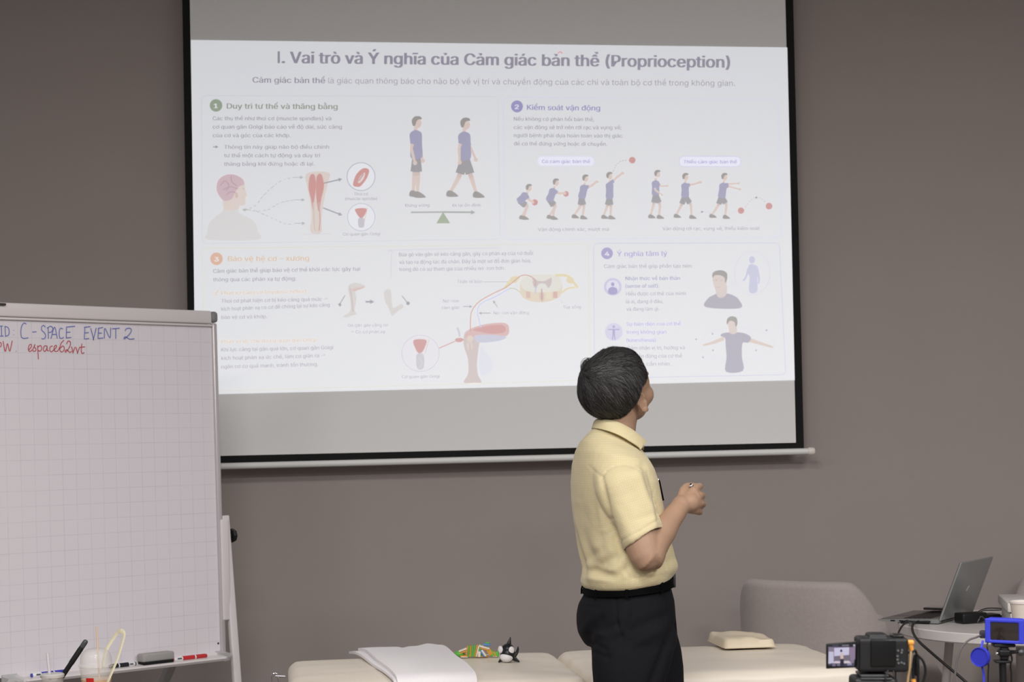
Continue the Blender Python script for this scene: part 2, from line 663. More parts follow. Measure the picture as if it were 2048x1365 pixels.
for t, x0, x1, y0, y1 in (('Thoi cơ', 708, 736, 391.2, 391), ('(muscle spindle)', 690.4, 754.4, 400.6, 400.3), ('Cơ quan gân Golgi', 685.8, 760.4, 471.5, 470.8),
                          ('Đứng vững', 810, 859, 414, 413.6), ('Đi lại ổn định', 904.5, 961.3, 413.7, 413.3),
                          ('Vận động chính xác, mượt mà', 1075.8, 1217.4, 462.2, 461.9), ('Vận động rời rạc, vụng về, thiếu kiểm soát', 1325, 1519, 460.8, 460)):
    s.text(t, (x0, y0), (x1, y1), 10.5 if x1 - x0 < 80 else 11.5, (168, 167, 174), 0.03)
s.build('slide_text', slide)

# -- lower row texts
s = Slide(A3)
for x, y, rr, colr, n in ((433, 518, 12.6, (222, 188, 170), '3'), (1214, 507, 11.8, (176, 170, 206), '4')):
    s.disc(x, y, rr, colr)
    s.layer += 1; s.text(n, (x - 4.2, y + 5.2), (x + 4.4, y + 5.2), 14.5, (236, 236, 240), 0.05); s.layer -= 1
s.text('Bảo vệ hệ cơ – xương', (456.2, 523), (618.2, 521.8), 18, (218, 198, 180), 0.055)
s.text('Ý nghĩa tâm lý', (1234, 513.2), (1334.4, 512), 17.5, (184, 180, 212), 0.055)
for t, x0, x1, y0, y1 in (
        ('Cảm giác bản thể giúp bảo vệ cơ thể khỏi các lực gây hại', 426.4, 720.2, 546.2, 541.6),
        ('thông qua các phản xạ tự động:', 426.4, 592.3, 563.3, 561.2)):
    s.text(t, (x0, y0), (x1, y1), 13.2, (172, 171, 180), 0.03)
for t, x0, x1, y0, y1 in (
        ('Thoi cơ phát hiện cơ bị kéo căng quá mức →', 442.9, 655.6, 606, 601.8),
        ('kích hoạt phản xạ co cơ để chống lại sự kéo căng', 442.9, 659.3, 622, 613.4),
        ('bảo vệ cơ và khớp.', 442.9, 534.3, 638.3, 636.8),
        ('Khi lực căng tại gân quá lớn, cơ quan gân Golgi', 442.9, 666.5, 703.4, 698.6),
        ('kích hoạt phản xạ ức chế, làm cơ giãn ra →', 442.9, 650.8, 720.4, 714.7),
        ('ngăn cơ co quá mạnh, tránh tổn thương.', 442.9, 636.3, 737.4, 732.3),
        ('Búa gõ vào gân sẽ kéo căng gân, gây co phản xạ của cơ duỗi', 798, 1065.9, 513, 509.9),
        ('và tạo ra động tác đá chân. Đây là một sơ đồ đơn giản hóa,', 798.6, 1062.2, 528.3, 525.1),
        ('trong đó có sự tham gia của nhiều nơ-ron hơn.', 798.6, 1010.2, 542.6, 539.8),
        ('Cảm giác bản thể góp phần tạo nên:', 1208, 1385, 536.4, 535.6),
        ('Hiểu được cơ thể của mình', 1252, 1371.6, 591.6, 590.6),
        ('là ai, đang ở đâu,', 1252, 1326, 607, 606.4),
        ('và đang làm gì.', 1252.7, 1318.5, 622, 621.6),
        ('Cảm nhận vị trí, hướng và', 1254.8, 1369.5, 700, 699),
        ('chuyển động của cơ thể', 1254.8, 1363.8, 716.4, 715.4),
        ('không cần nhìn.', 1254.8, 1342.5, 732.2, 731.4)):
    s.text(t, (x0, y0), (x1, y1), 12.6, (176, 175, 183), 0.03)
for t, x0, x1, y0, y1 in (('Phản xạ căng cơ (myotatic reflex):', 442.9, 615.7, 589.8, 586.3), ('Phản xạ ức chế do cơ quan gân Golgi:', 442.9, 635, 687, 683.3)):
    s.text(t, (x0, y0), (x1, y1), 12.6, (216, 199, 184), 0.045)
for yy in (586, 685):
    s.line([(427, yy - 4), (427, yy + 4), (435, yy + 4), (435, yy)], 1.3, (212, 198, 188))
    s.line([(429, yy - 1), (431, yy + 2), (437, yy - 5)], 1.4, (212, 190, 175))
for t, x0, x1, y0, y1, c_ in (('Nhận thức về bản thân', 1251, 1360, 560.8, 560, (170, 168, 190)), ('(sense of self):', 1251, 1318.5, 576, 575.5, (170, 168, 190)),
                              ('Sự hiện diện của cơ thể', 1253, 1361.6, 652.2, 651, (184, 180, 212)), ('trong không gian', 1253, 1332.7, 668.2, 667.4, (184, 180, 212)),
                              ('(kinesthesia):', 1253, 1314.3, 684.5, 683.9, (184, 180, 212))):
    s.text(t, (x0, y0), (x1, y1), 12.6, c_, 0.045)
for t, x0, x1, y0, y1 in (('Thân tế bào', 914, 964.3, 566.8, 566.2), ('Nơ-ron', 886.2, 917.2, 605.5, 605), ('cảm giác', 883.3, 919.6, 618.8, 618.3),
                          ('Nơ-ron vận động', 987.3, 1057.9, 629.4, 628.6), ('Tủy sống', 1126.3, 1161.8, 617.6, 617), ('Cơ quan gân Golgi', 804, 879.7, 757, 755.8),
                          ('Gõ gân gây căng cơ', 696, 775.9, 653.9, 653.2), ('→ Co cơ phản xạ', 701.5, 769.7, 667.2, 666.6)):
    s.text(t, (x0, y0), (x1, y1), 10.8, (178, 177, 184), 0.03)
s.build('slide_text', slide)

# -- pictures
SKIN, SKIN2, SHIRT, SHORT, HAIR, SHOE, RED = (214, 199, 194), (205, 190, 186), (166, 166, 190), (162, 162, 166), (158, 154, 156), (150, 150, 158), (206, 150, 150)


def man(s, head, neck, hip, knees, feet, hands, elbows, hr=8.2, ball=None, sh=None):
    """one striped figure of the slide: px joints"""
    neck = np.array(neck, float); hip = np.array(hip, float); head = np.array(head, float)
    k = hr / 8.2
    for kn, ft in zip(knees, feet):
        kn = np.array(kn, float); ft = np.array(ft, float)
        s.line([hip, kn], 9 * k, SKIN2, taper=7 * k)
        s.line([kn, ft], 7.5 * k, SKIN, taper=4.5 * k)
        s.poly([ft + (-4 * k, -3 * k), ft + (3 * k, -3 * k), ft + (12 * k, 3.5 * k), ft + (11 * k, 6 * k), ft + (-5 * k, 5.5 * k)], SHOE, True, 3)
    for kn in knees:
        kn = np.array(kn, float)
        mid = hip + (kn - hip) * 0.78
        s.line([hip + (0, -3 * k), mid], 12.5 * k, SHORT, taper=14 * k, lift=1)
    s.line([neck + (1, -6 * k), neck + (0, 2)], 6 * k, SKIN, lift=1)
    for el, ha, fr in zip(elbows, hands, (2.4, 1.2)):
        el = np.array(el, float); ha = np.array(ha, float)
        s.line([neck + (0, 7 * k), el], 6.5 * k, SKIN, taper=5 * k, lift=fr + 0.2)
        s.line([el, ha], 5 * k, SKIN, taper=3.6 * k, lift=fr + 0.2)
        s.disc(ha[0], ha[1], 3.4 * k, SKIN, lift=fr + 0.2)
        s.line([neck + (-1, 6 * k), neck + (0, 7 * k) + (el - neck - (0, 7 * k)) * 0.7], 9 * k, SHIRT, taper=8 * k, lift=fr + 0.4)
    ax = (hip - neck) / np.linalg.norm(hip - neck); nn = np.array([ax[1], -ax[0]])
    w1, w2 = 9.5 * k, 8.5 * k
    s.poly([neck + nn * 3 * k, neck + ax * 5 * k + nn * w1, (neck + hip) / 2 + nn * w1, hip + nn * w2, hip - nn * w2, (neck + hip) / 2 - nn * w1 * 0.9, neck + ax * 6 * k - nn * w1, neck - nn * 3 * k], SHIRT, True, 4, lift=1.5)
    s.disc(head[0] + 1 * k, head[1] + 1.5 * k, 6.2 * k, SKIN, 7.8 * k, lift=2.0)
    s.poly([head + (6 * k, -2 * k), head + (8.4 * k, 1.6 * k), head + (6 * k, 3 * k)], SKIN, lift=2.0)
    s.poly([head + (-7.4 * k, 3 * k), head + (-8 * k, -4 * k), head + (-3 * k, -9.5 * k), head + (5 * k, -9.3 * k), head + (7.5 * k, -5 * k), head + (2 * k, -4.5 * k), head + (-1 * k, -1 * k), head + (-2.5 * k, 4 * k), head + (-5 * k, 6 * k)], HAIR, True, 4, lift=2.4)


s = Slide(A2, 1)
man(s, (834, 245), (831, 261), (833, 316), [(829, 352), (836, 352)], [(826, 386), (835, 388)], [(830, 326), (846, 322)], [(822, 296), (840, 296)], hr=10.5)
s.build('slide_picture', slide)
s = Slide(A2, 1)
man(s, (931, 248), (928, 264), (930, 318), [(917, 356), (943, 356)], [(900, 386), (953, 388)], [(919, 325), (952, 320)], [(918, 294), (943, 300)], hr=10.5)
s.build('slide_picture', slide)
s = Slide(A2, 1)
s.line([(822, 425), (886, 424.5)], 3.4, (178, 180, 184)); s.arrow((886, 424.5), (951, 425), 3.4, (170, 174, 172), 9)
s.poly([(886, 424), (898, 443), (900, 447), (873, 447), (875, 443)], (166, 178, 160))
s.build('slide_picture', slide)
s = Slide(A2, 1)   # head with brain, shoulders
s.poly([(446, 398), (446, 420), (432, 433), (417, 448), (414, 466), (417, 480), (516, 480), (516, 462), (511, 446), (500, 437), (480, 427), (477, 420), (476, 405)], (214, 213, 214), True, 4)
s.poly([(433, 375), (437, 360), (450, 351), (466, 349.5), (483, 356), (490, 370), (491, 380), (495, 390), (491, 396), (492, 404), (489, 411), (480, 412), (475, 420), (448, 420), (447, 403), (437, 390)], (219, 208, 204), True, 4, lift=1)
s.poly([(433, 375), (437, 360), (450, 350.5), (466, 349), (483, 356), (489, 368), (478, 374), (470, 386), (464, 398), (448, 402), (436, 388)], (206, 184, 192), True, 4, lift=2)
for pl_ in ([(440, 372), (450, 362), (458, 372), (452, 382)], [(462, 352), (464, 364), (474, 372)], [(446, 380), (460, 374), (476, 378)], [(452, 390), (462, 384), (472, 386)]):
    s.line(pl_, 1.5, (182, 158, 170), True, lift=3)
s.disc(473, 391, 3.2, (208, 190, 184), 6, lift=3)
s.line([(485, 377), (489, 379)], 1.3, (180, 168, 166), lift=3)
s.build('slide_picture', slide)
s = Slide(A2, 1)
for pts in ([(488, 420), (510, 412), (530, 388), (560, 363), (585, 355)], [(505, 422), (535, 420), (560, 406), (590, 400)], [(512, 422), (545, 437), (570, 448), (590, 448)]):
    s.line(pts, 1.5, (186, 190, 190), True, 10, dash=5)
for (x, y) in ((607, 355), (610, 400), (611, 447)):
    s.arrow((x - 22, y), (x, y), 1.4, (182, 184, 188), 7)
s.arrow((502, 420), (484, 420), 1.6, (180, 188, 182), 7)
s.build('slide_picture', slide)
s = Slide(A2, 1)   # lower leg with calf muscle
s.poly([(613, 347), (658, 345), (656, 366), (650, 392), (645, 420), (643, 446), (644, 462), (637, 469), (625, 468), (620, 458), (623, 432), (620, 402), (615, 376)], (216, 206, 202), True, 4)
s.poly([(620, 352), (629, 350), (632, 372), (629, 398), (626, 420), (622, 398), (617, 376)], (204, 156, 154), True, 4, lift=1)
s.poly([(634, 352), (643, 349), (648, 372), (643, 396), (638, 424), (633, 400), (632, 372)], (204, 156, 154), True, 4, lift=1)
s.line([(627, 405), (628, 440), (630, 462)], 3, (206, 192, 188), True, lift=1); s.line([(638, 405), (640, 440), (638, 462)], 3, (202, 176, 172), True, lift=1)
s.line([(605, 469), (665, 468)], 2.4, (212, 211, 216))
s.arrow((646, 367), (685, 358), 2.6, (166, 168, 176), 8); s.arrow((646, 416), (685, 431), 2.6, (166, 168, 176), 8)
s.build('slide_picture', slide)
s = Slide(A2, 1)   # round insets
s.disc(722, 353.5, 28, (226, 228, 234)); s.ring(722, 353.5, 28, 1.8, (182, 184, 196), lift=1)
s.poly([(706, 370), (712, 350), (726, 337), (738, 340), (734, 356), (722, 372), (714, 374)], (204, 150, 150), True, 4, lift=2)
s.poly([(716, 366), (720, 354), (730, 345), (728, 356), (722, 364)], (224, 210, 210), True, 4, lift=3)
s.line([(718, 362), (727, 348)], 2, (182, 150, 152), lift=4)
s.disc(722.5, 434.5, 27.5, (226, 228, 234)); s.ring(722.5, 434.5, 27.5, 1.6, (190, 192, 206), lift=1)
s.poly([(711, 418), (732, 417), (731, 427), (725, 436), (720, 436), (713, 427)], (204, 146, 148), True, 4, lift=2)
s.line([(735, 416), (729, 440)], 1.6, (214, 196, 186), lift=2)
s.poly([(717, 437), (728, 437), (729, 446), (727, 455), (718, 455), (716, 446)], (196, 194, 202), True, 4, lift=2)
s.build('slide_picture', slide)
for jj in (
        dict(head=(1058, 376), neck=(1054, 387), hip=(1038, 404), knees=[(1056, 412), (1054, 414)], feet=[(1043, 434), (1048, 435)], hands=[(1066, 405), (1064, 403)], elbows=[(1056, 400), (1058, 398)]),
        dict(head=(1112, 365), neck=(1108, 377), hip=(1098, 402), knees=[(1112, 412), (1109, 414)], feet=[(1098, 433), (1106, 435)], hands=[(1130, 387), (1128, 386)], elbows=[(1117, 388), (1118, 386)]),
        dict(head=(1171, 357), neck=(1169, 370), hip=(1163, 396), knees=[(1160, 414), (1168, 414)], feet=[(1148, 432), (1165, 434)], hands=[(1195, 364), (1193, 363)], elbows=[(1181, 374), (1181, 372)]),
        dict(head=(1219, 352), neck=(1219, 365), hip=(1219, 397), knees=[(1214, 414), (1222, 414)], feet=[(1207, 433), (1221, 434)], hands=[(1246, 347), (1244, 346)], elbows=[(1231, 358), (1231, 356)]),
        dict(head=(1315, 348), neck=(1311, 361), hip=(1311, 390), knees=[(1307, 410), (1320, 410)], feet=[(1301, 432), (1318, 433)], hands=[(1324, 390), (1334, 372)], elbows=[(1310, 380), (1323, 373)]),
        dict(head=(1371, 354), neck=(1370, 366), hip=(1370, 394), knees=[(1362, 412), (1382, 410)], feet=[(1352, 431), (1383, 433)], hands=[(1402, 365), (1400, 364)], elbows=[(1384, 370), (1384, 369)]),
        dict(head=(1449, 354), neck=(1447, 366), hip=(1443, 395), knees=[(1436, 412), (1453, 410)], feet=[(1423, 431), (1450, 433)], hands=[(1480, 379), (1477, 367)], elbows=[(1461, 374), (1461, 368)])):
    s = Slide(A2, 1)
    man(s, hr=6.6, **jj)
    s.build('slide_picture', slide)
s = Slide(A2, 2)
for x, y, rr in ((1069.5, 405, 6.2), (1132, 388, 5.6), (1264.5, 320.5, 6.6), (1482, 421.5, 6.4), (1538, 412.5, 6.8)):
    s.disc(x, y, rr, (204, 148, 146))
    s.line([(x - rr, y), (x + rr, y)], 0.8, (184, 130, 130), lift=1); s.line([(x, y - rr), (x, y + rr)], 0.8, (184, 130, 130), lift=1)
s.line([(1226, 344), (1232, 331), (1241, 323), (1253, 320.5)], 1.4, (190, 176, 180), True, 10, dash=3)
s.line([(1392, 432), (1404, 424), (1420, 427), (1432, 432)], 1, (200, 194, 200), True, 10)
s.line([(1458, 431), (1474, 422)], 1, (200, 194, 200))
s.line([(1490, 415), (1500, 402), (1512, 395), (1523, 398), (1532, 406)], 1.4, (196, 178, 182), True, 10, dash=3)
s.disc(1404, 424, 2, (160, 160, 168)); s.disc(1512.5, 395.5, 2, (160, 160, 168))
s.build('slide_picture', slide)

s = Slide(A3, 1)   # knee reflex: two legs and hammers
LEG = (215, 212, 211)
s.poly([(696, 575), (704, 567), (716, 566), (730, 572), (728, 577), (712, 581), (713, 598), (711, 612), (710, 622), (713, 629), (704, 632), (692, 636), (686, 633), (697, 626), (701, 618), (700, 600)], LEG, True, 4)
s.line([(700, 576), (704, 600), (706, 624)], 3, (204, 196, 196), True, lift=1)
s.poly([(704, 579), (728, 573), (724, 578), (708, 583)], (216, 196, 194), True, 4, lift=1)
s.poly([(768, 583), (781, 580), (784, 604), (787, 616), (803, 608), (807, 615), (797, 622), (786, 632), (782, 630), (776, 614), (770, 603)], LEG, True, 4)
s.line([(690, 591), (680, 608)], 2, (176, 176, 182)); s.poly([(676, 608), (681, 606), (683, 611), (679, 614)], (168, 168, 174))
s.line([(804, 592), (815, 606)], 2, (176, 176, 182)); s.disc(816, 607, 3.6, (168, 168, 174))
s.arrow((731, 604), (749, 604), 3.4, (172, 172, 180), 9)
s.build('slide_picture', slide)
s = Slide(A3, 1)   # spinal cord section
s.poly([(1041, 562), (1056, 551), (1085, 548), (1112, 551), (1124, 563), (1123, 588), (1108, 600), (1084, 605), (1058, 602), (1042, 590)], (222, 212, 196), True, 5)
for i_, c_ in enumerate(((214, 190, 184), (222, 212, 196), (214, 194, 188), (226, 218, 198), (212, 184, 178))):
    x0 = 1052 + i_ * 13.5
    s.poly([(x0, 583), (x0 + 9, 584), (x0 + 9, 601 - abs(i_ - 2) * 2), (x0, 600 - abs(i_ - 2) * 2)], c_, lift=0.5)
s.poly([(1041, 563), (1056, 551), (1085, 548), (1112, 551), (1124, 564), (1118, 580), (1092, 585), (1078, 585), (1050, 580)], (222, 222, 216), True, 5, lift=1)
s.poly([(1066, 556), (1076, 562), (1090, 562), (1103, 556), (1102, 570), (1096, 576), (1090, 568), (1078, 568), (1072, 577), (1066, 570)], (204, 194, 196), True, 4, lift=2)
s.line([(1083.5, 578), (1084, 604)], 2, (190, 160, 156), lift=2)
YEL = (224, 214, 186)
s.line([(1040, 556), (1026, 556), (1018, 566), (1010, 576)], 6, YEL, True, lift=1); s.disc(1028, 561, 8, YEL, 6, lift=1)
s.line([(1110, 551), (1134, 552), (1146, 564), (1156, 576)], 6, YEL, True, lift=1); s.disc(1140, 561, 8, YEL, 7, lift=1)
s.line([(1124, 586), (1134, 578), (1150, 575)], 4, YEL, True, lift=1); s.line([(1042, 586), (1030, 578), (1018, 577)], 3, (208, 210, 196), True, lift=1)
s.line([(1070, 572), (1070, 560), (1056, 551), (1042, 552), (1030, 561), (1012, 575), (985, 588), (958, 604), (944, 622), (941, 640), (941, 664)], 2, (206, 172, 160), True, 6, lift=2)
s.line([(1070, 588), (1073, 572)], 2, (190, 192, 216), lift=2)
s.line([(1020, 577), (990, 594), (963, 607), (955, 622), (958, 640), (962, 656)], 2, (198, 202, 228), True, 6, lift=2)
s.line([(967, 564.2), (1018, 563.8)], 1.2, (190, 190, 196)); s.line([(1120, 598), (1126, 607)], 1, (196, 196, 202))
s.arrow((926, 613.5), (945, 613.5), 1.6, (176, 176, 184), 6); s.arrow((981, 626.7), (957, 626.7), 1.6, (176, 176, 184), 6)
s.arrow((995, 615), (986, 601), 1.4, (176, 176, 184), 6)
s.build('slide_picture', slide)
s = Slide(A3, 1)   # knee with thigh muscle
s.poly([(931, 664), (942, 662), (958, 680), (957, 700), (954, 728), (956, 750), (962, 766), (928, 766), (936, 748), (936, 720), (928, 694), (927, 676)], (206, 196, 196), True, 4)
s.poly([(930, 676), (934, 664), (945, 656), (975, 648), (1008, 646), (1018, 655), (1014, 672), (985, 674), (955, 672), (942, 676)], (214, 186, 186), True, 4, lift=1)
s.poly([(946, 660), (975, 652), (1006, 651), (1010, 664), (985, 668), (960, 664)], (208, 166, 166), True, 4, lift=2)
s.poly([(950, 672), (975, 670), (1012, 674), (1000, 682), (965, 686), (952, 682)], (200, 202, 218), True, 4, lift=2)
s.poly([(962, 690), (972, 704), (985, 720), (984, 742), (962, 752), (958, 720)], (220, 222, 232), True, 4)
s.disc(940, 678, 6, (218, 208, 198), 6, lift=2); s.line([(936, 686), (936, 700)], 3, (218, 208, 198), lift=2); s.line([(942, 686), (944, 698)], 2, (218, 208, 198), lift=2)
s.poly([(911, 678), (921, 676), (928, 680), (920, 685), (911, 683)], (208, 170, 170), True, 3); s.line([(914, 655), (918, 664), (919, 674)], 4.5, (206, 206, 214), True)
s.line([(878, 697), (910, 683)], 2.2, (210, 176, 176))
s.disc(841, 707, 37, (226, 226, 232), 36); s.ring(841, 707, 37.5, 1.4, (206, 200, 212), 36.5, lift=1)
s.poly([(827, 681), (852, 680), (851, 692), (845, 704), (838, 707), (832, 700)], (206, 156, 160), True, 4, lift=2)
s.line([(858, 679), (850, 708)], 2, (216, 206, 200), lift=2)
s.poly([(834, 708), (846, 708), (849, 722), (846, 738), (835, 738), (832, 722)], (204, 202, 210), True, 4, lift=2)
s.line([(838, 715), (844, 727), (839, 736)], 1.6, (216, 210, 204), True, lift=3)
s.build('slide_picture', slide)
s = Slide(A3, 1)   # thinking man with thought bubble
s.poly([(1412, 615), (1415, 598), (1428, 590), (1436, 587), (1453, 587), (1468, 592), (1478, 600), (1480, 617)], (180, 178, 190), True, 4)
s.poly([(1432, 560), (1430, 575), (1434, 592), (1443, 596), (1453, 588), (1452, 566)], (214, 204, 202), True, 4, lift=1)
s.poly([(1425, 553), (1428, 574), (1437, 585), (1446, 580), (1453, 566), (1452, 552), (1440, 546)], (217, 206, 203), True, 4, lift=2)
s.poly([(1425, 556), (1425, 547), (1432, 542), (1444, 541), (1454, 547), (1454, 560), (1450, 566), (1449, 556), (1440, 551), (1430, 551)], (162, 158, 160), True, 4, lift=3)
for xx in (1430.5, 1441): s.line([(xx, 561), (xx + 4, 560.6)], 1.3, (178, 172, 174), lift=3)
s.line([(1434, 575), (1440, 575)], 1.2, (196, 176, 174), lift=3)
s.ring(1504.5, 546, 35.5, 1.2, (208, 209, 222), 44); s.line([(1455, 577), (1462, 572)], 1.2, (208, 209, 222)); s.ring(1466, 570, 4, 1.1, (208, 209, 222))
BLU = (202, 204, 224)
s.disc(1504, 520, 6, BLU, 7.5); s.poly([(1498, 530), (1510, 530), (1517, 538), (1515, 556), (1514, 584), (1498, 584), (1499, 556), (1495, 545)], BLU, True, 4)
s.line([(1496, 538), (1492, 554), (1486, 562)], 4, BLU, True); s.line([(1515, 538), (1518, 556), (1517, 568)], 4, BLU, True)
s.build('slide_picture', slide)
s = Slide(A3, 1)   # man with arms out
s.ring(1475, 689, 74, 1.0, (214, 215, 226), 34)
s.poly([(1450, 677), (1441, 672), (1446, 667), (1461, 665), (1476, 665), (1492, 668), (1502, 676), (1496, 686), (1485, 687), (1484, 715), (1486, 742), (1452, 744), (1453, 715), (1451, 690)], (178, 177, 190), True, 4, lift=1)
s.line([(1448, 677), (1425, 686), (1406, 691)], 8, (216, 204, 198), True, taper=4); s.line([(1494, 679), (1520, 687), (1546, 695)], 9, (216, 202, 196), True, taper=4)
s.poly([(1459, 650), (1458, 664), (1466, 669), (1474, 664), (1472, 648)], (216, 205, 202), True, 4, lift=2)
s.disc(1464, 650, 8.5, (217, 206, 203), 11.5, lift=2.5)
s.poly([(1454, 650), (1454, 639), (1462, 633), (1473, 636), (1475, 648), (1471, 654), (1469, 645), (1460, 642)], (160, 156, 158), True, 4, lift=3)
for xx, yy in ((1392, 679), (1406, 715), (1426, 701), (1512, 701), (1533, 661), (1425, 668)): s.disc(xx, yy, 1.8, (180, 180, 200))
s.build('slide_picture', slide)
s = Slide(A3, 1)   # two round icons
s.disc(1225.5, 574, 17.8, (204, 202, 226)); s.disc(1225.5, 574, 13, (222, 222, 236), lift=1)
s.disc(1225.5, 569, 3.4, (172, 168, 204), 4, lift=2); s.poly([(1216, 584), (1218, 577), (1225.5, 574), (1233, 577), (1235, 584), (1231, 589), (1220, 589)], (172, 168, 204), True, 4, lift=2)
s.disc(1227.5, 664, 18, (212, 210, 230))
s.disc(1227.5, 654, 2.4, (178, 174, 208), 3, lift=2); s.line([(1216, 659.5), (1239, 659.5)], 2.4, (178, 174, 208), lift=2); s.line([(1227.5, 659), (1227.5, 671)], 5, (178, 174, 208), lift=2)
s.line([(1226, 670), (1225, 680)], 2.4, (178, 174, 208), lift=2); s.line([(1229, 670), (1230, 680)], 2.4, (178, 174, 208), lift=2)
s.build('slide_picture', slide)
# ------------------------------------------------------------------ flip chart whiteboard
BD = nrm((0.731, 0.682, 0)); BNH = np.array([0.682, -0.731, 0.0])
BU = nrm(np.array([0, 0, 1.0]) - BNH * 0.02)
BN = np.cross(BD, BU); BN = nrm(BN)
if np.dot(BN, BNH) < 0: BN = -BN
BQ = P(438, 970, 6.35)                         # a point on the right edge of the board face
BR3 = np.stack([BD, BU, BN], 1)               # columns: along, up, out of the board


def BL(u, v, n=0.0):
    return BQ + BD * u + BU * v + BN * n


def Bp(px, py, n=0.0):
    return on_plane(px, py, BQ + BN * n, BN)


M_alu = mat('white_powder_coat', (214, 208, 208), rough=0.35, spec=0.5)
M_greyp = mat('grey_plastic', (128, 128, 128), rough=0.5)
M_board = mat('whiteboard_enamel', (222, 217, 222), rough=0.22, spec=0.5)
nt = M_board.node_tree
tc = nt.nodes.new('ShaderNodeTexCoord')
mp = nt.nodes.new('ShaderNodeMapping')
# object space -> board space
Rm = Matrix([[BR3[r][c] for c in range(3)] for r in range(3)]).transposed()
mp.inputs['Rotation'].default_value = Rm.to_euler()
nt.links.new(tc.outputs['Object'], mp.inputs['Vector'])
sep = nt.nodes.new('ShaderNodeSeparateXYZ')
nt.links.new(mp.outputs[0], sep.inputs[0])


def nmath(op, a, b=None):
    n = nt.nodes.new('ShaderNodeMath'); n.operation = op
    if isinstance(a, (int, float)): n.inputs[0].default_value = a
    else: nt.links.new(a, n.inputs[0])
    if b is not None:
        if isinstance(b, (int, float)): n.inputs[1].default_value = b
        else: nt.links.new(b, n.inputs[1])
    return n.outputs[0]


lines = []
for ax in (0, 1):
    fr = nmath('FRACT', nmath('DIVIDE', nmath('ADD', sep.outputs[ax], 10.0), 0.05))
    lines.append(nmath('LESS_THAN', fr, 0.045))
gl = nmath('MAXIMUM', lines[0], lines[1])
nz = nt.nodes.new('ShaderNodeTexNoise'); nz.inputs['Scale'].default_value = 9.0; nz.inputs['Detail'].default_value = 2
nt.links.new(tc.outputs['Object'], nz.inputs['Vector'])
gl = nmath('MULTIPLY', gl, nmath('MULTIPLY', nz.outputs['Fac'], 0.50))
mx = nt.nodes.new('ShaderNodeMix'); mx.data_type = 'RGBA'
mx.inputs[6].default_value = L3((222, 217, 222)); mx.inputs[7].default_value = L3((172, 172, 186))
nt.links.new(gl, mx.inputs[0])
nt.links.new(mx.outputs[2], nt.nodes['Principled BSDF'].inputs['Base Color'])

board = thing('whiteboard', 'tall white gridded board with handwritten blue and red notes on an easel frame', 'whiteboard', (BQ[0] - .3, BQ[1] - .28, 0))
WB, VB, VT = 0.925, -0.592, 0.567               # face width, face bottom and top
b = MB().box(BL(-WB / 2, (VB + VT) / 2, -0.009), (WB - 0.01, VT - VB, 0.018), 0.001, 1, BR3)
face = b.build('writing_surface', M_board, board, smooth=False)
M_board.node_tree.nodes['Principled BSDF'].inputs['Coat Weight'].default_value = 0.1
b = MB().box(BL(-WB / 2 - 0.010, 0.590, 0.001), (WB - 0.02, 0.046, 0.03), 0.006, 3, BR3)
b.box(BL(-WB / 2, 0.562, 0.002), (WB - 0.02, 0.008, 0.016), 0.002, 2, BR3)
b.build('top_rail', M_alu, board)
for u in (0.001, -WB - 0.004):
    b = MB().box(BL(u - 0.006, -0.012, -0.002), (0.020, 1.165, 0.026), 0.006, 3, BR3)
    b.build('side_frame', mat('pale_aluminium', (196, 190, 192), rough=0.3, metal=0.25), board)
MB().box(BL(-0.006, 0.592, 0.0), (0.030, 0.040, 0.031), 0.012, 4, BR3).build('corner_piece', M_greyp, board)['label'] = 'grey plastic corner'
MB().box(BL(-WB - 0.002, 0.592, 0.0), (0.030, 0.040, 0.031), 0.012, 4, BR3).build('corner_piece', M_greyp, board)['label'] = 'grey plastic corner'
MB().box(BL(-0.84, 0.606, 0.02), (0.06, 0.007, 0.012), 0.002, 2, BR3).build('paper_clip_bar', mat('dark_plastic', (62, 58, 54), rough=0.5), board)
# tray along the bottom
b = MB()
sec = [(0.0, -0.602), (0.058, -0.612), (0.064, -0.604), (0.062, -0.598), (0.012, -0.594), (0.008, -0.586), (0, -0.586)]
b.loft([[BL(u, v, n) for n, v in sec] for u in (-0.80, -0.03)])
b.build('marker_tray', M_alu, board, angle=30)
M_clear = mat('clear_plastic', (225, 225, 226), rough=0.15, alpha=0.45)
for u0, u1 in ((-0.035, 0.004), (-0.845, -0.79)):
    b = MB().loft([[BL(u, v * 1.0, n) for n, v in [(0.0, -0.606), (0.058 if -0.84 < u < -0.01 else 0.03, -0.615), (0.066 if -0.84 < u < -0.01 else 0.036, -0.602), (0.05, -0.592), (0.012, -0.588), (0.0, -0.582)]] for u in (u0, u1)])
    b.build('tray_end_cap', M_clear, board, angle=30)
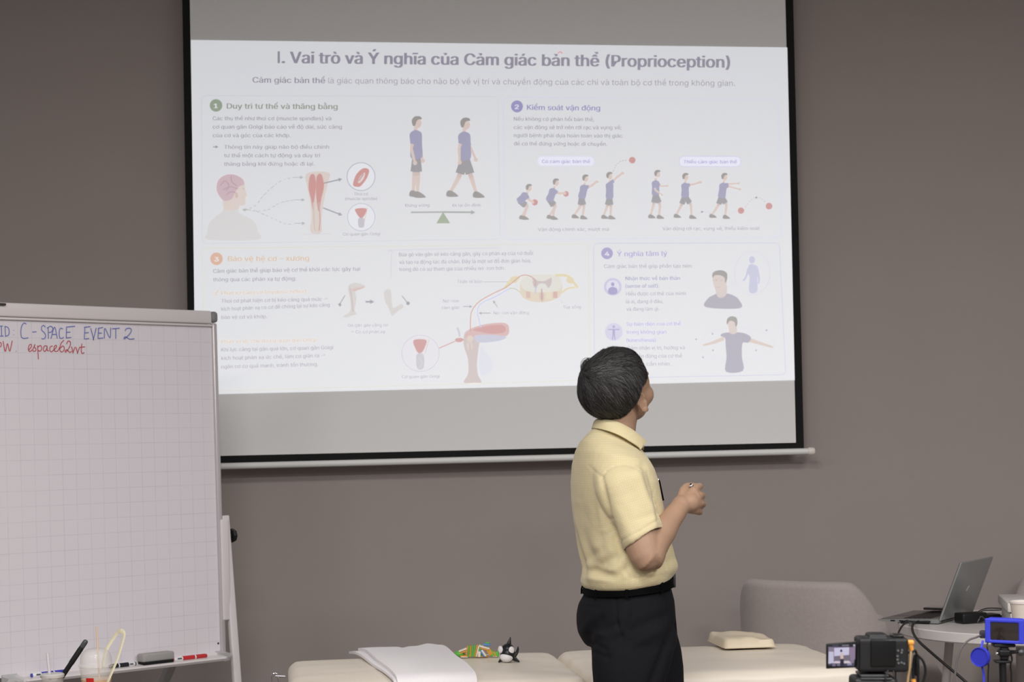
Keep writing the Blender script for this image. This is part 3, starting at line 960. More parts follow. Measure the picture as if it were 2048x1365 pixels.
# easel posts
def post_pt(px, py, n): return Bp(px, py, n)
for du in (0.0, -WB - 0.055):
    top = BL(0.027 + du, -0.11, -0.012); bot = BL(0.046 + du, -1.15, 0.05)
    bot[2] = 0.06
    b = MB(); t = nrm(bot - top); a = nrm(np.cross(t, BN)); c_ = np.cross(t, a)
    Rr = np.stack([a, c_, t], 1)
    b.box((top + bot) / 2, (0.030, 0.022, np.linalg.norm(bot - top)), 0.005, 3, Rr)
    b.build('front_leg', M_alu, board)
    b = MB().box(BL(0.010 + du * 1.0, -0.30, -0.002), (0.034, 0.355, 0.036), 0.006, 3, BR3)
    b.build('sliding_clamp', mat('pinkish_white_plastic', (216, 207, 210), rough=0.45), board)
    kc = BL(0.052 if du == 0 else du - 0.02, -0.182, -0.014)
    b = MB().lathe([(0, 0), (0.010, 0), (0.010, 0.006), (0.0235, 0.008), (0.0255, 0.014), (0.0235, 0.022), (0.012, 0.026), (0, 0.026)], kc - BD * 0.008, 8, BD if du == 0 else -BD)
    b.build('clamp_knob', mat('black_knob_plastic', (24, 24, 25), rough=0.5), board, angle=20)
    top = BL(-0.09 + du * 0.79, -0.45, -0.05); bot = BL(-0.15 + du * 0.72, -1.15, -0.55); bot[2] = 0.06
    b = MB(); t = nrm(bot - top); a = nrm(np.cross(t, BN)); c_ = np.cross(t, a)
    b.box((top + bot) / 2, (0.034, 0.024, np.linalg.norm(bot - top)), 0.005, 3, np.stack([a, c_, t], 1))
    b.build('rear_leg', mat('grey_white_coat', (190, 190, 190), rough=0.4), board)
    for p in (bot,):
        MB().lathe([(0, -0.014), (0.026, -0.014), (0.03, 0), (0.026, 0.014), (0, 0.014)], (p[0], p[1], 0.03), 18, BD).build('caster', M_greyp, board)
    pf = BL(0.046 + du, -1.15, 0.05)
    MB().lathe([(0, -0.014), (0.026, -0.014), (0.03, 0), (0.026, 0.014), (0, 0.014)], (pf[0], pf[1], 0.03), 18, BD).build('caster', M_greyp, board)
for u, v, rr in ((-0.022, -0.556, 0.004), (-0.75, 0.50, 0.0)):
    if rr: MB().lathe([(0, 0), (rr, 0), (rr, 0.0006), (0, 0.0006)], BL(u, v, 0.0003), 10, BN).build('ink_smudge', mat('dark_plastic', (62, 58, 54)), board)

# handwriting: strokes in pixels of a close view of the photograph (x/3.592, 580 + y/3.592)
BLUE_INK = mat('blue_marker_ink', (112, 120, 186), rough=0.5)
RED_INK = mat('red_marker_ink', (190, 82, 92), rough=0.5)


def write(name, strokes, ink, w=0.0030):
    b = MB()
    for k, st in enumerate(strokes):
        pts = [Bp(x / 3.592, 580 + y / 3.592, 0.0008 + 0.00004 * k) for x, y in st]
        if len(pts) > 2: pts = catmull(pts, 5)
        pts = [np.array(p) for p in pts]
        N = len(pts); A_ = []; C_ = []
        for i, p in enumerate(pts):
            t = nrm(pts[min(i + 1, N - 1)] - pts[max(i - 1, 0)])
            s_ = np.cross(BN, t) * w / 2
            A_.append(p + s_); C_.append(p - s_)
        V = A_ + C_
        b.add(V, [(i, i + 1, N + i + 1, N + i) for i in range(N - 1)])
    return b.build(name, ink, board, smooth=False, fix=False)


write('blue_handwriting', [
    [(-2, 262), (20, 260)], [(10, 262), (12, 332)], [(0, 333), (26, 332)],
    [(36, 262), (40, 334)], [(32, 262), (58, 272), (66, 300), (60, 326), (36, 335)],
    [(97, 290), (99, 293)], [(97, 322), (99, 325)],
    [(190, 246), (172, 240), (156, 262), (150, 300), (154, 338), (172, 350), (204, 345)],
    [(232, 304), (262, 302)],
    [(326, 270), (314, 256), (300, 266), (300, 290), (318, 308), (328, 330), (318, 352), (298, 352)],
    [(346, 272), (348, 352)], [(338, 276), (364, 262), (380, 278), (370, 302), (348, 308)],
    [(366, 352), (392, 268), (412, 350)], [(376, 322), (406, 320)],
    [(452, 282), (436, 276), (426, 300), (428, 340), (444, 350), (458, 340)],
    [(478, 272), (476, 344), (476, 346)], [(476, 268), (540, 262)], [(476, 306), (506, 304)], [(474, 346), (512, 342)],
    [(610, 268), (606, 354)], [(604, 270), (650, 264)], [(606, 310), (638, 307)], [(606, 354), (640, 350)],
    [(652, 276), (672, 352), (672, 352), (692, 274)],
    [(708, 276), (704, 350)], [(704, 278), (740, 270)], [(706, 312), (732, 310)], [(704, 350), (742, 346)],
    [(750, 350), (754, 276), (790, 346), (796, 272)],
    [(806, 280), (860, 276)], [(832, 280), (832, 352)],
    [(900, 296), (908, 280), (934, 276), (944, 292), (930, 320), (896, 352), (892, 344), (906, 338), (930, 354), (966, 352)],
], BLUE_INK)
write('red_handwriting', [
    [(-22, 378), (-19, 448)], [(-24, 380), (2, 378), (10, 394), (2, 410), (-20, 416)],
    [(22, 370), (38, 444), (54, 386), (70, 442), (88, 366)], [(115, 440), (118, 443)],
    [(204, 436), (224, 412), (226, 394), (212, 396), (204, 424), (212, 444), (236, 430)],
    [(236, 430), (250, 396), (250, 396), (246, 410), (258, 424), (256, 438), (242, 443), (236, 436)],
    [(270, 400), (276, 500)], [(272, 412), (292, 400), (300, 424), (286, 442), (274, 434)],
    [(334, 402), (318, 406), (312, 430), (322, 444), (336, 424), (338, 402), (340, 436), (352, 438)],
    [(378, 404), (362, 410), (358, 434), (370, 446), (386, 432)],
    [(386, 434), (406, 412), (402, 398), (390, 412), (392, 440), (414, 440), (430, 410)],
    [(460, 362), (440, 384), (430, 424), (438, 446), (456, 440), (462, 416), (450, 404), (434, 420)],
    [(478, 390), (490, 368), (506, 376), (502, 406), (474, 448), (468, 438), (482, 432), (502, 450), (516, 440)],
    [(514, 408), (525, 450), (525, 450), (540, 410)], [(546, 412), (557, 453), (557, 453), (574, 410)],
    [(588, 386), (584, 440), (592, 458), (606, 450)], [(572, 414), (612, 410)],
], RED_INK)

# things on the tray
def on_tray(px, py, n=0.035): return Bp(px, py, n)


def marker_on_tray(px0, py0, px1, py1, body, ink, label, r=0.0075):
    a = on_tray(px0, py0); c_ = on_tray(px1, py1)
    ua, uc = np.dot(a - BQ, BD), np.dot(c_ - BQ, BD)
    v = -0.598 + r + 0.0005
    a = BL(ua, v, 0.034); c_ = BL(uc, v, 0.034)
    t = nrm(c_ - a); ln = np.linalg.norm(c_ - a)
    o = thing('marker_pen', label, 'marker', a, group=None)
    MB().lathe([(0, 0.0), (r * .8, 0.0), (r, 0.003), (r, ln * .66), (r * .8, ln * .665), (0, ln * .665)], a, 20, t).build('barrel', body, o)
    MB().lathe([(0, ln * .67), (r * 1.06, ln * .67), (r * 1.06, ln - 0.006), (r * .7, ln), (0, ln)], a, 20, t).build('cap', ink, o)
    MB().lathe([(r * 1.03, ln * .26), (r * 1.05, ln * .26), (r * 1.05, ln * .62), (r * 1.03, ln * .62)], a, 20, t).build('printed_band', ink, o)
    MB().box(a + t * ln * .16 + BN * (r * 0.95) + BU * 0.001, (ln * .13, r * .7, 0.0012), 0, 1, BR3).build('label_print', mat('print_grey', (90, 90, 96)), o)
    MB().lathe([(0, -0.004), (r * .75, -0.004), (r * .9, 0.0), (0, 0.0)], a, 20, t).build('end_plug', ink, o)
    return o


WHITEP = mat('white_pen_plastic', (226, 226, 228), rough=0.35)
marker_on_tray(1268 / 3.657, 1000 + 1140 / 3.657, 1512 / 3.657, 1000 + 1122 / 3.657, WHITEP, mat('red_pen_plastic', (190, 50, 54), rough=0.35), 'red whiteboard marker with white barrel at the right end of the tray')
marker_on_tray(985 / 3.657, 1000 + 1180 / 3.657, 800 / 3.657, 1000 + 1195 / 3.657, WHITEP, mat('black_pen_plastic', (36, 36, 42), rough=0.35), 'black whiteboard marker on the tray, behind the domed cup and left of the eraser')
marker_on_tray(235 / 3.657, 1000 + 1255 / 3.657, 478 / 3.657, 1000 + 1232 / 3.657, WHITEP, mat('blue_pen_plastic', (58, 60, 172), rough=0.35), 'blue whiteboard marker at the left end of the tray')
ua, uc = (np.dot(on_tray(1020 / 3.657, 1000 + 1170 / 3.657) - BQ, BD), np.dot(on_tray(1260 / 3.657, 1000 + 1150 / 3.657) - BQ, BD))
er = thing('eraser', 'grey board eraser with black felt, lying on the tray beside the red marker', 'eraser', BL((ua + uc) / 2, -0.597, 0.034))
MB().box(BL((ua + uc) / 2, -0.592, 0.034), (uc - ua - 0.012, 0.010, 0.040), 0.002, 2, BR3).build('felt_pad', mat('black_felt', (22, 22, 24), rough=0.95), er)
MB().box(BL((ua + uc) / 2, -0.5735, 0.034), (uc - ua - 0.006, 0.028, 0.043), 0.006, 3, BR3).build('grip', mat('grey_eraser_plastic', (158, 155, 153), rough=0.6), er)
# ------------------------------------------------------------------ massage table
M_vinyl = mat('cream_vinyl', (230, 220, 205), rough=0.42, spec=0.45, noise=0.02, nscale=4, bump=0.06, bscale=18)
M_wood = mat('light_wood', (176, 142, 104), rough=0.5, noise=0.1, nscale=12)
TZ = 0.70
bed_ang = math.radians(7.4)
BX = np.array([math.cos(bed_ang), math.sin(bed_ang), 0]); BY = np.array([-math.sin(bed_ang), math.cos(bed_ang), 0]); BZ = np.array([0, 0, 1.0])
q = P(575, 1322, 5.80); BO = np.array([q[0], q[1], 0.0])     # back left corner region


def BT(l, w, z): return BO + BX * l + BY * w + BZ * z


bed = thing('massage_table', 'long cream padded massage table that folds in two halves, below the screen behind the man', 'massage table', BT(0.85, -.35, 0))
LEN, WID, TH = 1.70, 0.70, 0.075
SPLIT = 0.865


def cushion(l0, l1, seed, rise=0.0):
    """padded slab with rounded plan corners, rolled edges and a slightly domed, wrinkled top"""
    nu, nw = 64, 30
    hl, hw = (l1 - l0) / 2, WID / 2
    rc, re = 0.055, 0.032
    me_v = []; f = []
    r_ = np.random.default_rng(seed)
    prof = [(0.0, -TH), (0.006, -TH + 0.0)] 
    rings = []

    def outline(ins):
        pts = []
        rr = max(rc - ins, 0.012)
        a, c_ = hl - ins, hw - ins
        per = []
        for (sx, sy, t0) in ((1, 1, 0), (-1, 1, 90), (-1, -1, 180), (1, -1, 270)):
            for k in range(9):
                t = math.radians(t0 + 90 * k / 8)
                per.append((sx * (a - rr) + rr * math.cos(t), sy * (c_ - rr) + rr * math.sin(t)))
            # straight run
        # insert points on the long sides
        out = []
        N = len(per)
        for i in range(N):
            p, qn = np.array(per[i]), np.array(per[(i + 1) % N])
            d = np.linalg.norm(qn - p)
            n_ = max(1, int(round((40 if abs(qn[1] - p[1]) < 1e-6 else 16)))) if (i + 1) % 9 == 0 else 1
            for k in range(n_): out.append(p + (qn - p) * k / n_)
        return out

    levels = [(0.004, -TH), (0.0, -TH + 0.012)]
    for k in range(1, 7):
        t = math.radians(90 * k / 6)
        levels.append((re * (1 - math.cos(t)), -re + re * math.sin(t)))
    for ins in (0.05, 0.075, 0.11, 0.16, 0.22, 0.28):
        levels.append((ins, 0.0))
    for ins, z in levels:
        rg = []
        for x, y in outline(min(ins, hw - 0.004)):
            dome = 0.012 * max(0, 1 - (x / hl) ** 4) * max(0, 1 - (y / hw) ** 4)
            wr = 0.0016 * math.sin(9 * y + 3 * math.sin(4 * x + seed)) * math.sin(26 * x * 0.35 + 40 * y + seed) if z > -0.03 else 0
            edge = 0.0015 * math.sin(38 * (x + y) + seed) if -0.06 < z < -0.002 else 0
            rg.append(BT((l0 + l1) / 2 + x, -hw + y, TZ - 0.010 + z + (dome + wr if z > -0.02 else 0) + edge))
        rings.append(rg)
    return MB().loft(rings)


for l0, l1, sd in ((0.0, SPLIT - 0.002, 3), (SPLIT + 0.002, LEN, 8)):
    cu_ = cushion(l0, l1, sd).build('cushion', M_vinyl, bed, angle=0)
    cu_['label'] = 'left padded half of the massage table' if l0 == 0 else 'right padded half of the massage table'
    b = MB().box(BT((l0 + l1) / 2, -WID + 0.03, TZ - TH - 0.045), (l1 - l0 - 0.02, 0.022, 0.07), 0.003, 2, np.stack([BX, BY, BZ], 1))
    b.build('side_rail', M_wood, bed)
    b = MB().box(BT((l0 + l1) / 2, -0.03, TZ - TH - 0.045), (l1 - l0 - 0.02, 0.022, 0.07), 0.003, 2, np.stack([BX, BY, BZ], 1))
    b.build('side_rail', M_wood, bed)
    for l in (l0 + 0.06, l1 - 0.06):
        for w in (-0.05, -WID + 0.05):
            MB().box(BT(l, w, (TZ - TH - 0.02) / 2), (0.04, 0.03, TZ - TH - 0.02), 0.004, 2, np.stack([BX, BY, BZ], 1)).build('leg', M_wood, bed)
# metal catch on the left end
cz = P(551, 1357, 5.55)
b = MB().tube(catmull([cz + (0.02, 0, -0.03), cz + (-0.006, 0, -0.02), cz + (-0.010, 0, 0.008), cz + (0.002, 0, 0.014), cz + (0.008, 0, 0.0), cz + (0.012, 0, -0.03)], 5), 0.0022, 8)
b.tube([cz + (0.03, 0, 0.004), cz + (0.0, 0, 0.006)], 0.003, 8)
b.build('corner_catch', mat('chrome', (200, 200, 205), rough=0.15, metal=1.0), bed)

# ------------------------------------------------------------------ towel
M_towel = mat('white_terry', (232, 228, 230), rough=0.95, spec=0.1, bump=0.25, bscale=350, sheen=0.3)


def bed_at(px, py, z):
    d = ray(px, py); t = (z - CAM[2]) / d[2]
    return CAM + d * t


def bl(p):
    v = np.array(p) - BO
    return np.array([np.dot(v, BX), np.dot(v, BY)])


tw = thing('towel', 'white folded towel spread across the left half of the massage table', 'towel', bed_at(800, 1320, TZ))
c_bl = bl(bed_at(716, 1297, TZ + .008)); c_br = bl(bed_at(878, 1292, TZ + .008)); c_fr = bl(bed_at(950, 1352, TZ + .008)); c_fl = bl(bed_at(784, 1352, TZ + .008))
b = MB(); NU, NV = 44, 60
grid = []
front_w = -WID - 0.012
for layer in (0, 1):
    off = 0.010 * layer
    rows = []
    for j in range(NV + 1):
        row = []
        tj = j / NV
        for i in range(NU + 1):
            u_ = i / NU
            # lies on top down to the front edge, then hangs
            s_ = tj * 1.30
            lb = c_bl + (c_br - c_bl) * u_
            lf = c_fl + (c_fr - c_fl) * u_
            d_ = (lf - lb) / (lf[1] - lb[1])
            tot = (lb[1] - front_w)
            run = s_ * tot
            wloc = lb[1] - min(run, tot)
            l_ = lb[0] + d_[0] * (wloc - lb[1])
            if layer == 0: l_ += -0.030 * (1 - u_) ** 3 * (1 - tj)
            x = l_; y = wloc
            xb, yb = (x % 1) , (y + WID / 2) / (WID / 2)
            z = TZ + 0.009 + 0.004 * (1 - yb ** 4) + off
            hang = max(0.0, run - tot)
            if run > tot - 0.045:
                a_ = min(1.0, (run - tot + 0.045) / 0.075) * math.pi / 2
                z -= 0.04 * (1 - math.cos(a_))
            z -= hang
            out = -0.004 * layer if hang > 0 else 0
            z += 0.0035 * math.sin(7 * u_ + 2 * tj * 3) * math.sin(9 * tj) + 0.007 * math.exp(-((u_ - 0.86) / 0.09) ** 2) * math.exp(-(tj / 0.16) ** 2) - 0.004 * math.exp(-((u_ - 0.55) / 0.05) ** 2) * math.exp(-(tj / 0.14) ** 2)
            row.append(BT(x, y + out, z))
        rows.append(row)
    grid.append(rows)


def sheet(rows, th):
    mb_ = MB(); n0, n1 = len(rows), len(rows[0])
    V = [p for r in rows for p in r] + [p - np.array([0, 0, th]) for r in rows for p in r]
    F_ = []; o = n0 * n1
    idx = lambda j, i: j * n1 + i
    for j in range(n0 - 1):
        for i in range(n1 - 1):
            F_.append((idx(j, i), idx(j, i + 1), idx(j + 1, i + 1), idx(j + 1, i)))
            F_.append((o + idx(j, i), o + idx(j + 1, i), o + idx(j + 1, i + 1), o + idx(j, i + 1)))
    rim = [idx(0, i) for i in range(n1)] + [idx(j, n1 - 1) for j in range(1, n0)] + [idx(n0 - 1, i) for i in range(n1 - 2, -1, -1)] + [idx(j, 0) for j in range(n0 - 2, 0, -1)]
    for k in range(len(rim)):
        a, c = rim[k], rim[(k + 1) % len(rim)]
        F_.append((a, c, o + c, o + a))
    return mb_.add(V, F_)


sheet(grid[0], 0.008).build('lower_layer', M_towel, tw, angle=50)
sheet(grid[1], 0.009).build('upper_layer', M_towel, tw, angle=50)

# ------------------------------------------------------------------ small pillow
def pillow(name, c, sx, sy, sz, ang, m_, label):
    o = thing(name, label, 'pillow', c)
    R = np.array([[math.cos(ang), -math.sin(ang), 0], [math.sin(ang), math.cos(ang), 0], [0, 0, 1]])
    V = []; nx, ny = 26, 26
    mb_ = MB()
    top = []; bot = []
    for j in range(ny + 1):
        rt = []; rb = []
        for i in range(nx + 1):
            a, c2 = -1 + 2 * i / nx, -1 + 2 * j / ny
            e = (1 - abs(a) ** 16) * (1 - abs(c2) ** 16)
            pin = 1 - 0.05 * (1 - abs(c2) ** 2) * 0 
            x = a * sx / 2 * (1 - 0.05 * abs(c2) ** 10 - 0.012 * (1 - c2 * c2)); y = c2 * sy / 2 * (1 - 0.04 * abs(a) ** 10 - 0.012 * (1 - a * a))
            wob = 0.003 * math.sin(3 * a + 5 * c2) + 0.002 * math.sin(9 * a * c2 + 2)
            dome = 0.86 + 0.14 * (1 - a * a) * (1 - c2 * c2) - 0.30 * max(0, a) ** 2 * (0.5 + 0.5 * c2)
            rt.append(np.array(c) + R @ np.array([x, y, sz * (0.12 + 0.88 * e ** 0.5 * dome) + wob * e]))
            rb.append(np.array(c) + R @ np.array([x, y, sz * 0.12 * (1 - e ** 0.5)]))
        top.append(rt); bot.append(rb)
    n1 = nx + 1
    V = [p for r in top for p in r] + [p for r in bot for p in r]
    F_ = []; o_ = len(V) // 2
    for j in range(ny):
        for i in range(nx):
            F_.append((j * n1 + i, j * n1 + i + 1, (j + 1) * n1 + i + 1, (j + 1) * n1 + i))
            F_.append((o_ + j * n1 + i, o_ + (j + 1) * n1 + i, o_ + (j + 1) * n1 + i + 1, o_ + j * n1 + i + 1))
    rim = [i for i in range(n1)] + [j * n1 + nx for j in range(1, n1)] + [ny * n1 + i for i in range(nx - 1, -1, -1)] + [j * n1 for j in range(ny - 1, 0, -1)]
    for k in range(len(rim)):
        a, c2 = rim[k], rim[(k + 1) % len(rim)]
        F_.append((a, o_ + a, o_ + c2, c2))
    mb_.add(V, F_)
    mb_.build('cover', m_, o, angle=50)
    # piping along the lower rim
    b2 = MB().tube([V[i] for i in rim[::2]] + [V[rim[0]]], 0.0016, 6)
    b2.build('piping', m_, o)
    return o


pz = TZ + 0.002
pa = bed_at(1462, 1302, pz); pb = bed_at(1560, 1300, pz)
pc = (pa + pb) / 2 + np.array([-0.030, 0.125, 0.0])
pillow('pillow', (pc[0], pc[1], TZ + 0.006), 0.172, 0.25, 0.035, math.radians(7), mat('cream_pillow_vinyl', (222, 208, 182), rough=0.5, bump=0.05, bscale=25), 'small flat cream pillow on the right half of the massage table')

# ------------------------------------------------------------------ toys on the table
def stand(px, py, z=TZ + 0.004):
    return bed_at(px, py, z)


p0 = stand(1015, 1325, TZ + 0.0035)
k = 1 / FPX * (p0[1] - CAM[1])                # metres per photo pixel there
p0[2] = TZ + 0.0035
orca = thing('orca_toy', 'small black and white orca toy with upright fin, beside the colourful fish toy', 'toy', p0)
M_ob = mat('toy_black', (30, 29, 31), rough=0.35); M_ow = mat('toy_white', (228, 226, 226), rough=0.4)


def op(x, y, z): return p0 + np.array([x * k, y * k, z * k])


b = MB().ell(op(1, 0, 15.5), (15.5 * k, 16 * k, 16 * k), nu=28, nv=20)
b.ell(op(1, 2, 22), (13.8 * k, 14 * k, 15 * k), nu=28, nv=20)
me = remesh(b, 0.9 * k, 6)
me.materials.append(M_ob)
place('body', me, orca, True, angle=0)
b = MB().ell(op(-1.5, -5.5, 10.5), (13.6 * k, 12.5 * k, 10.2 * k), nu=28, nv=18)
b.build('belly', M_ow, orca)
for dx, dz, yy in ((8.5, 24.5, -10.4), (-13.5, 25.5, -5.0)):
    MB().ell(op(dx, yy, dz), (6.3 * k, 3.6 * k, 7.6 * k), R=np.array(Matrix.Rotation(math.radians(28 if dx > 0 else -45), 3, 'Z')), nu=20, nv=14).build('eye_patch', M_ow, orca)
fin = [op(-2, 1, 34), op(2.5, 2, 43), op(6.5, 3, 49.5), op(7.3, 3, 46), op(7.2, 2, 40), op(7.6, 1, 33)]
b = MB()
cs = [(op(2.8, 1, 33), 5.6), (op(4.0, 1, 38), 4.1), (op(5.3, 1.5, 43), 2.7), (op(6.6, 2, 48), 1.2), (op(7.0, 2, 50), 0.4)]
b.tube([c for c, _ in cs], [(r_ * k, r_ * k * 0.45) for _, r_ in cs], 14, ref=(1, 0, 0)).build('dorsal_fin', M_ob, orca)
for sx in (-1, 1):
    tipx = -18 if sx < 0 else 24
    cs = [(op(sx * 9 + 1, -4, 10), 5), (op(sx * 14 + 2, -6, 5.5), 4.4), (op(tipx, -8, 0.8), 1.4)]
    MB().tube([c for c, _ in cs], [(r_ * k, r_ * k * 0.4) for _, r_ in cs], 12, ref=(0, 0, 1)).build('flipper', M_ob, orca)
cs = [(op(14, 12, 10), 4), (op(19, 14, 16), 3), (op(21.5, 14, 24), 2.2), (op(21.8, 14, 29), 0.8)]
MB().tube([c for c, _ in cs], [(r_ * k, r_ * k * 0.5) for _, r_ in cs], 12, ref=(1, 0, 0)).build('tail', M_ob, orca)

q0 = stand(955, 1315, TZ + 0.0035); k2 = 1 / FPX * (q0[1] - CAM[1]); q0[2] = TZ + 0.004
fish = thing('fish_toy', 'jointed striped toy of green, orange, white and blue slices, lying left of the orca toy', 'toy', q0)
M_g = mat('toy_green', (96, 184, 72), rough=0.4); M_o = mat('toy_orange', (214, 152, 60), rough=0.4); M_w = mat('toy_cream', (232, 222, 208), rough=0.4); M_bl = mat('toy_blue', (96, 140, 196), rough=0.4)


def fp(x, y, z): return q0 + np.array([x * k2, y * k2, z * k2])


def slab(xc, zc, wx, hz, ang, m_, name, dy=18, yc=0.0, yaw=0.0):
    ca, sa = math.cos(math.radians(ang)), math.sin(math.radians(ang))
    R = np.array([[ca, 0, sa], [0, 1, 0], [-sa, 0, ca]])
    R = np.array(Matrix.Rotation(math.radians(yaw), 3, 'Z')) @ R
    return MB().box(fp(xc, yc, zc), (wx * k2, dy * k2, hz * k2), 1.1 * k2, 3, R).build(name, m_, fish)


b = MB().ell(fp(-36, 0, 6.8), (10.5 * k2, 9 * k2, 6.6 * k2)).build('head', M_g, fish)
slab(-29, 14.6, 17, 3.0, -20, M_w, 'slice'); slab(-27, 11.2, 16, 3.2, -20, M_o, 'slice'); slab(-27, 2.6, 15, 3.4, 0, M_o, 'slice'); slab(-26, 1.2, 14, 1.8, 2, M_w, 'slice', 21)
for x, a, h, m_ in ((-20.5, 8, 22, M_o), (-17, 7, 23, M_g), (-13.6, 6, 22, M_o), (-10.2, 10, 23, M_g), (-6, 12, 23.5, M_g), (-2.6, 14, 24, M_o), (0.6, 14, 22, M_w), (4.5, 16, 23, M_g)):
    slab(x, h / 2 + 0.8, 3.0, h, a, m_, 'slice')
slab(14, 19.5, 22, 3.2, 17, M_w, 'slice', 20); slab(14.5, 16, 21, 3.4, 19, M_o, 'slice', 18); slab(19, 23.5, 15, 4.2, 6, M_bl, 'slice', 12, 6); slab(20, 26.8, 9, 2.6, 4, M_g, 'slice', 10, 6)
slab(13, 8.5, 3.6, 15, -34, M_w, 'slice', 9, -9); slab(10.4, 8, 4.4, 15, -34, M_bl, 'slice', 9, -8.4); slab(4, 6.5, 5.4, 11, 3, M_w, 'slice', 8, -9.5); slab(8, 5, 8, 9, -10, M_g, 'slice', 14)
slab(25, 9.2, 9, 12, -30, M_o, 'slice'); slab(29, 6.8, 8, 11, -26, M_g, 'slice', 17); slab(34, 5.6, 5, 10, -22, M_o, 'slice', 16); slab(39, 5.2, 7, 9.5, -15, M_g, 'slice', 14); slab(33, 1.4, 12, 2.4, 4, M_w, 'slice', 15)
slab(8, 1.5, 26, 2.6, 2, M_o, 'slice', 16)
# ------------------------------------------------------------------ upholstered chairs by the wall
M_chair = mat('grey_woven_upholstery', (168, 158, 154), rough=0.95, spec=0.15, noise=0.10, nscale=90, bump=0.16, bscale=420, sheen=0.2)
M_leg = mat('dark_stained_leg', (74, 64, 58), rough=0.5)


def make_chair(label):
    ch = thing('upholstered_armchair', label, 'chair', group='grey tub armchairs along the wall')
    st = []
    n = 46
    for i in range(n + 1):
        th = math.pi * (1 - i / n)
        x = 0.285 * np.sign(math.cos(th)) * abs(math.cos(th)) ** (2 / 2.7); y = 0.25 * abs(math.sin(th)) ** (2 / 2.7)
        st.append(np.array([x, y]))
    st = [np.array([-0.30, -0.30 + 0.06 * k]) for k in range(5)] + st + [np.array([0.30, -0.06 - 0.06 * k]) for k in range(5)]
    ds = [0]
    for i in range(1, len(st)): ds.append(ds[-1] + np.linalg.norm(st[i] - st[i - 1]))
    mid = ds[-1] / 2
    rings = []
    th_ = 0.028
    for i, p in enumerate(st):
        d = abs(ds[i] - mid)
        u_ = min(1, max(0, (d - 0.205) / 0.27)); u_ = u_ * u_ * (3 - 2 * u_)
        h = 0.855 - 0.335 * u_
        if d < 0.30: h -= 0.035 * max(0, (d - 0.17) / 0.13) ** 2 * (1 - u_)
        if d > mid - 0.08: h -= 0.05 * ((d - mid + 0.08) / 0.08) ** 2
        t = nrm(np.append(st[min(i + 1, len(st) - 1)] - st[max(i - 1, 0)], 0)); nn = np.array([t[1], -t[0], 0]) * -1
        lean = 0.05
        rg = []
        prof = [(-th_, 0.33), (-th_, 0.45)] + [(-th_, 0.45 + (h - th_ - 0.45) * k / 5) for k in range(1, 6)]
        for k in range(1, 8):
            a = math.pi * k / 8
            prof.append((-th_ * math.cos(a), h - th_ + th_ * math.sin(a)))
        prof += [(th_, 0.45 + (h - th_ - 0.45) * (5 - k) / 5) for k in range(0, 6)] + [(th_, 0.33)]
        for o_, z in prof:
            b_ = lean * (z - 0.40) * max(0, p[1] / 0.25)
            rg.append(np.array([p[0], p[1] + b_, z]) + nn * o_)
        rings.append(rg)
    MB().loft(rings).build('backrest', M_chair, ch, angle=60)
    b = MB().box((0, -0.05, 0.40), (0.52, 0.52, 0.14), 0.05, 5)
    b.build('seat', M_chair, ch)
    for sx in (-1, 1):
        for y in (-0.24, 0.16):
            MB().cyl((sx * 0.22, y, 0.34), (sx * 0.27, y * 1.18, 0.0), 0.017, 0.011, 14).build('leg', M_leg, ch)
    return ch


def copy_tree(o, parent=None):
    c = o.copy(); COL.objects.link(c)
    if parent is not None: c.parent = parent
    for k_ in list(o.children): copy_tree(k_, c)
    return c


ch1 = make_chair('grey fabric tub armchair against the wall, behind the right end of the massage table')
ch1.location = (1.168, CAM[1] + 6.74, 0); ch1.rotation_euler = (0, 0, math.radians(143))
ch2 = copy_tree(ch1)
ch2.location = (2.15, CAM[1] + 6.72, 0); ch2.rotation_euler = (0, 0, math.radians(-14))
ch2['label'] = 'grey fabric tub armchair behind the white box, at the right edge of the photo'

# ------------------------------------------------------------------ round white table
TX, TD, TR, THZ = 1.70, 5.97, 0.43, 0.75
TY = CAM[1] + TD
M_tw = mat('white_laminate', (204, 199, 196), rough=0.3, spec=0.5)
tab = thing('round_table', 'round white table with the laptop on it, right edge of the room', 'table', (TX, TY, 0))
MB().lathe([(0, THZ - 0.034), (TR - 0.004, THZ - 0.034), (TR, THZ - 0.030), (TR, THZ - 0.003), (TR - 0.003, THZ), (0, THZ)], (TX, TY, 0), 72).build('table_top', M_tw, tab, angle=30)
for a in (172, 262, 352, 82):
    ca, sa = math.cos(math.radians(a)), math.sin(math.radians(a))
    MB().cyl((TX + ca * 0.26, TY + sa * 0.26, THZ - 0.034), (TX + ca * 0.34, TY + sa * 0.34, 0.0), 0.015, 0.010, 16).build('leg', mat('white_painted_leg', (190, 184, 180), rough=0.45), tab)
MB().lathe([(0, THZ - 0.05), (0.24, THZ - 0.05), (0.24, THZ - 0.034), (0, THZ - 0.034)], (TX, TY, 0), 40).build('apron', M_tw, tab, angle=30)

# ------------------------------------------------------------------ laptop
M_lap = mat('brushed_silver', (150, 152, 151), rough=0.34, metal=0.45)
M_lapd = mat('laptop_deck_grey', (112, 106, 104), rough=0.45, metal=0.2)
M_key = mat('black_keys', (22, 22, 24), rough=0.5)
la = np.array([1.208, CAM[1] + 6.045]); wv = nrm((0.55, 0.835)); dv = nrm((0.835, -0.55))
LW, LD = 0.318, 0.212
lap = thing('laptop', 'open silver laptop with its screen turned to the left, on the round white table', 'laptop', (la[0], la[1], THZ))


def LP(w, d, z): return np.array([la[0] + wv[0] * w + dv[0] * d, la[1] + wv[1] * w + dv[1] * d, THZ + z])


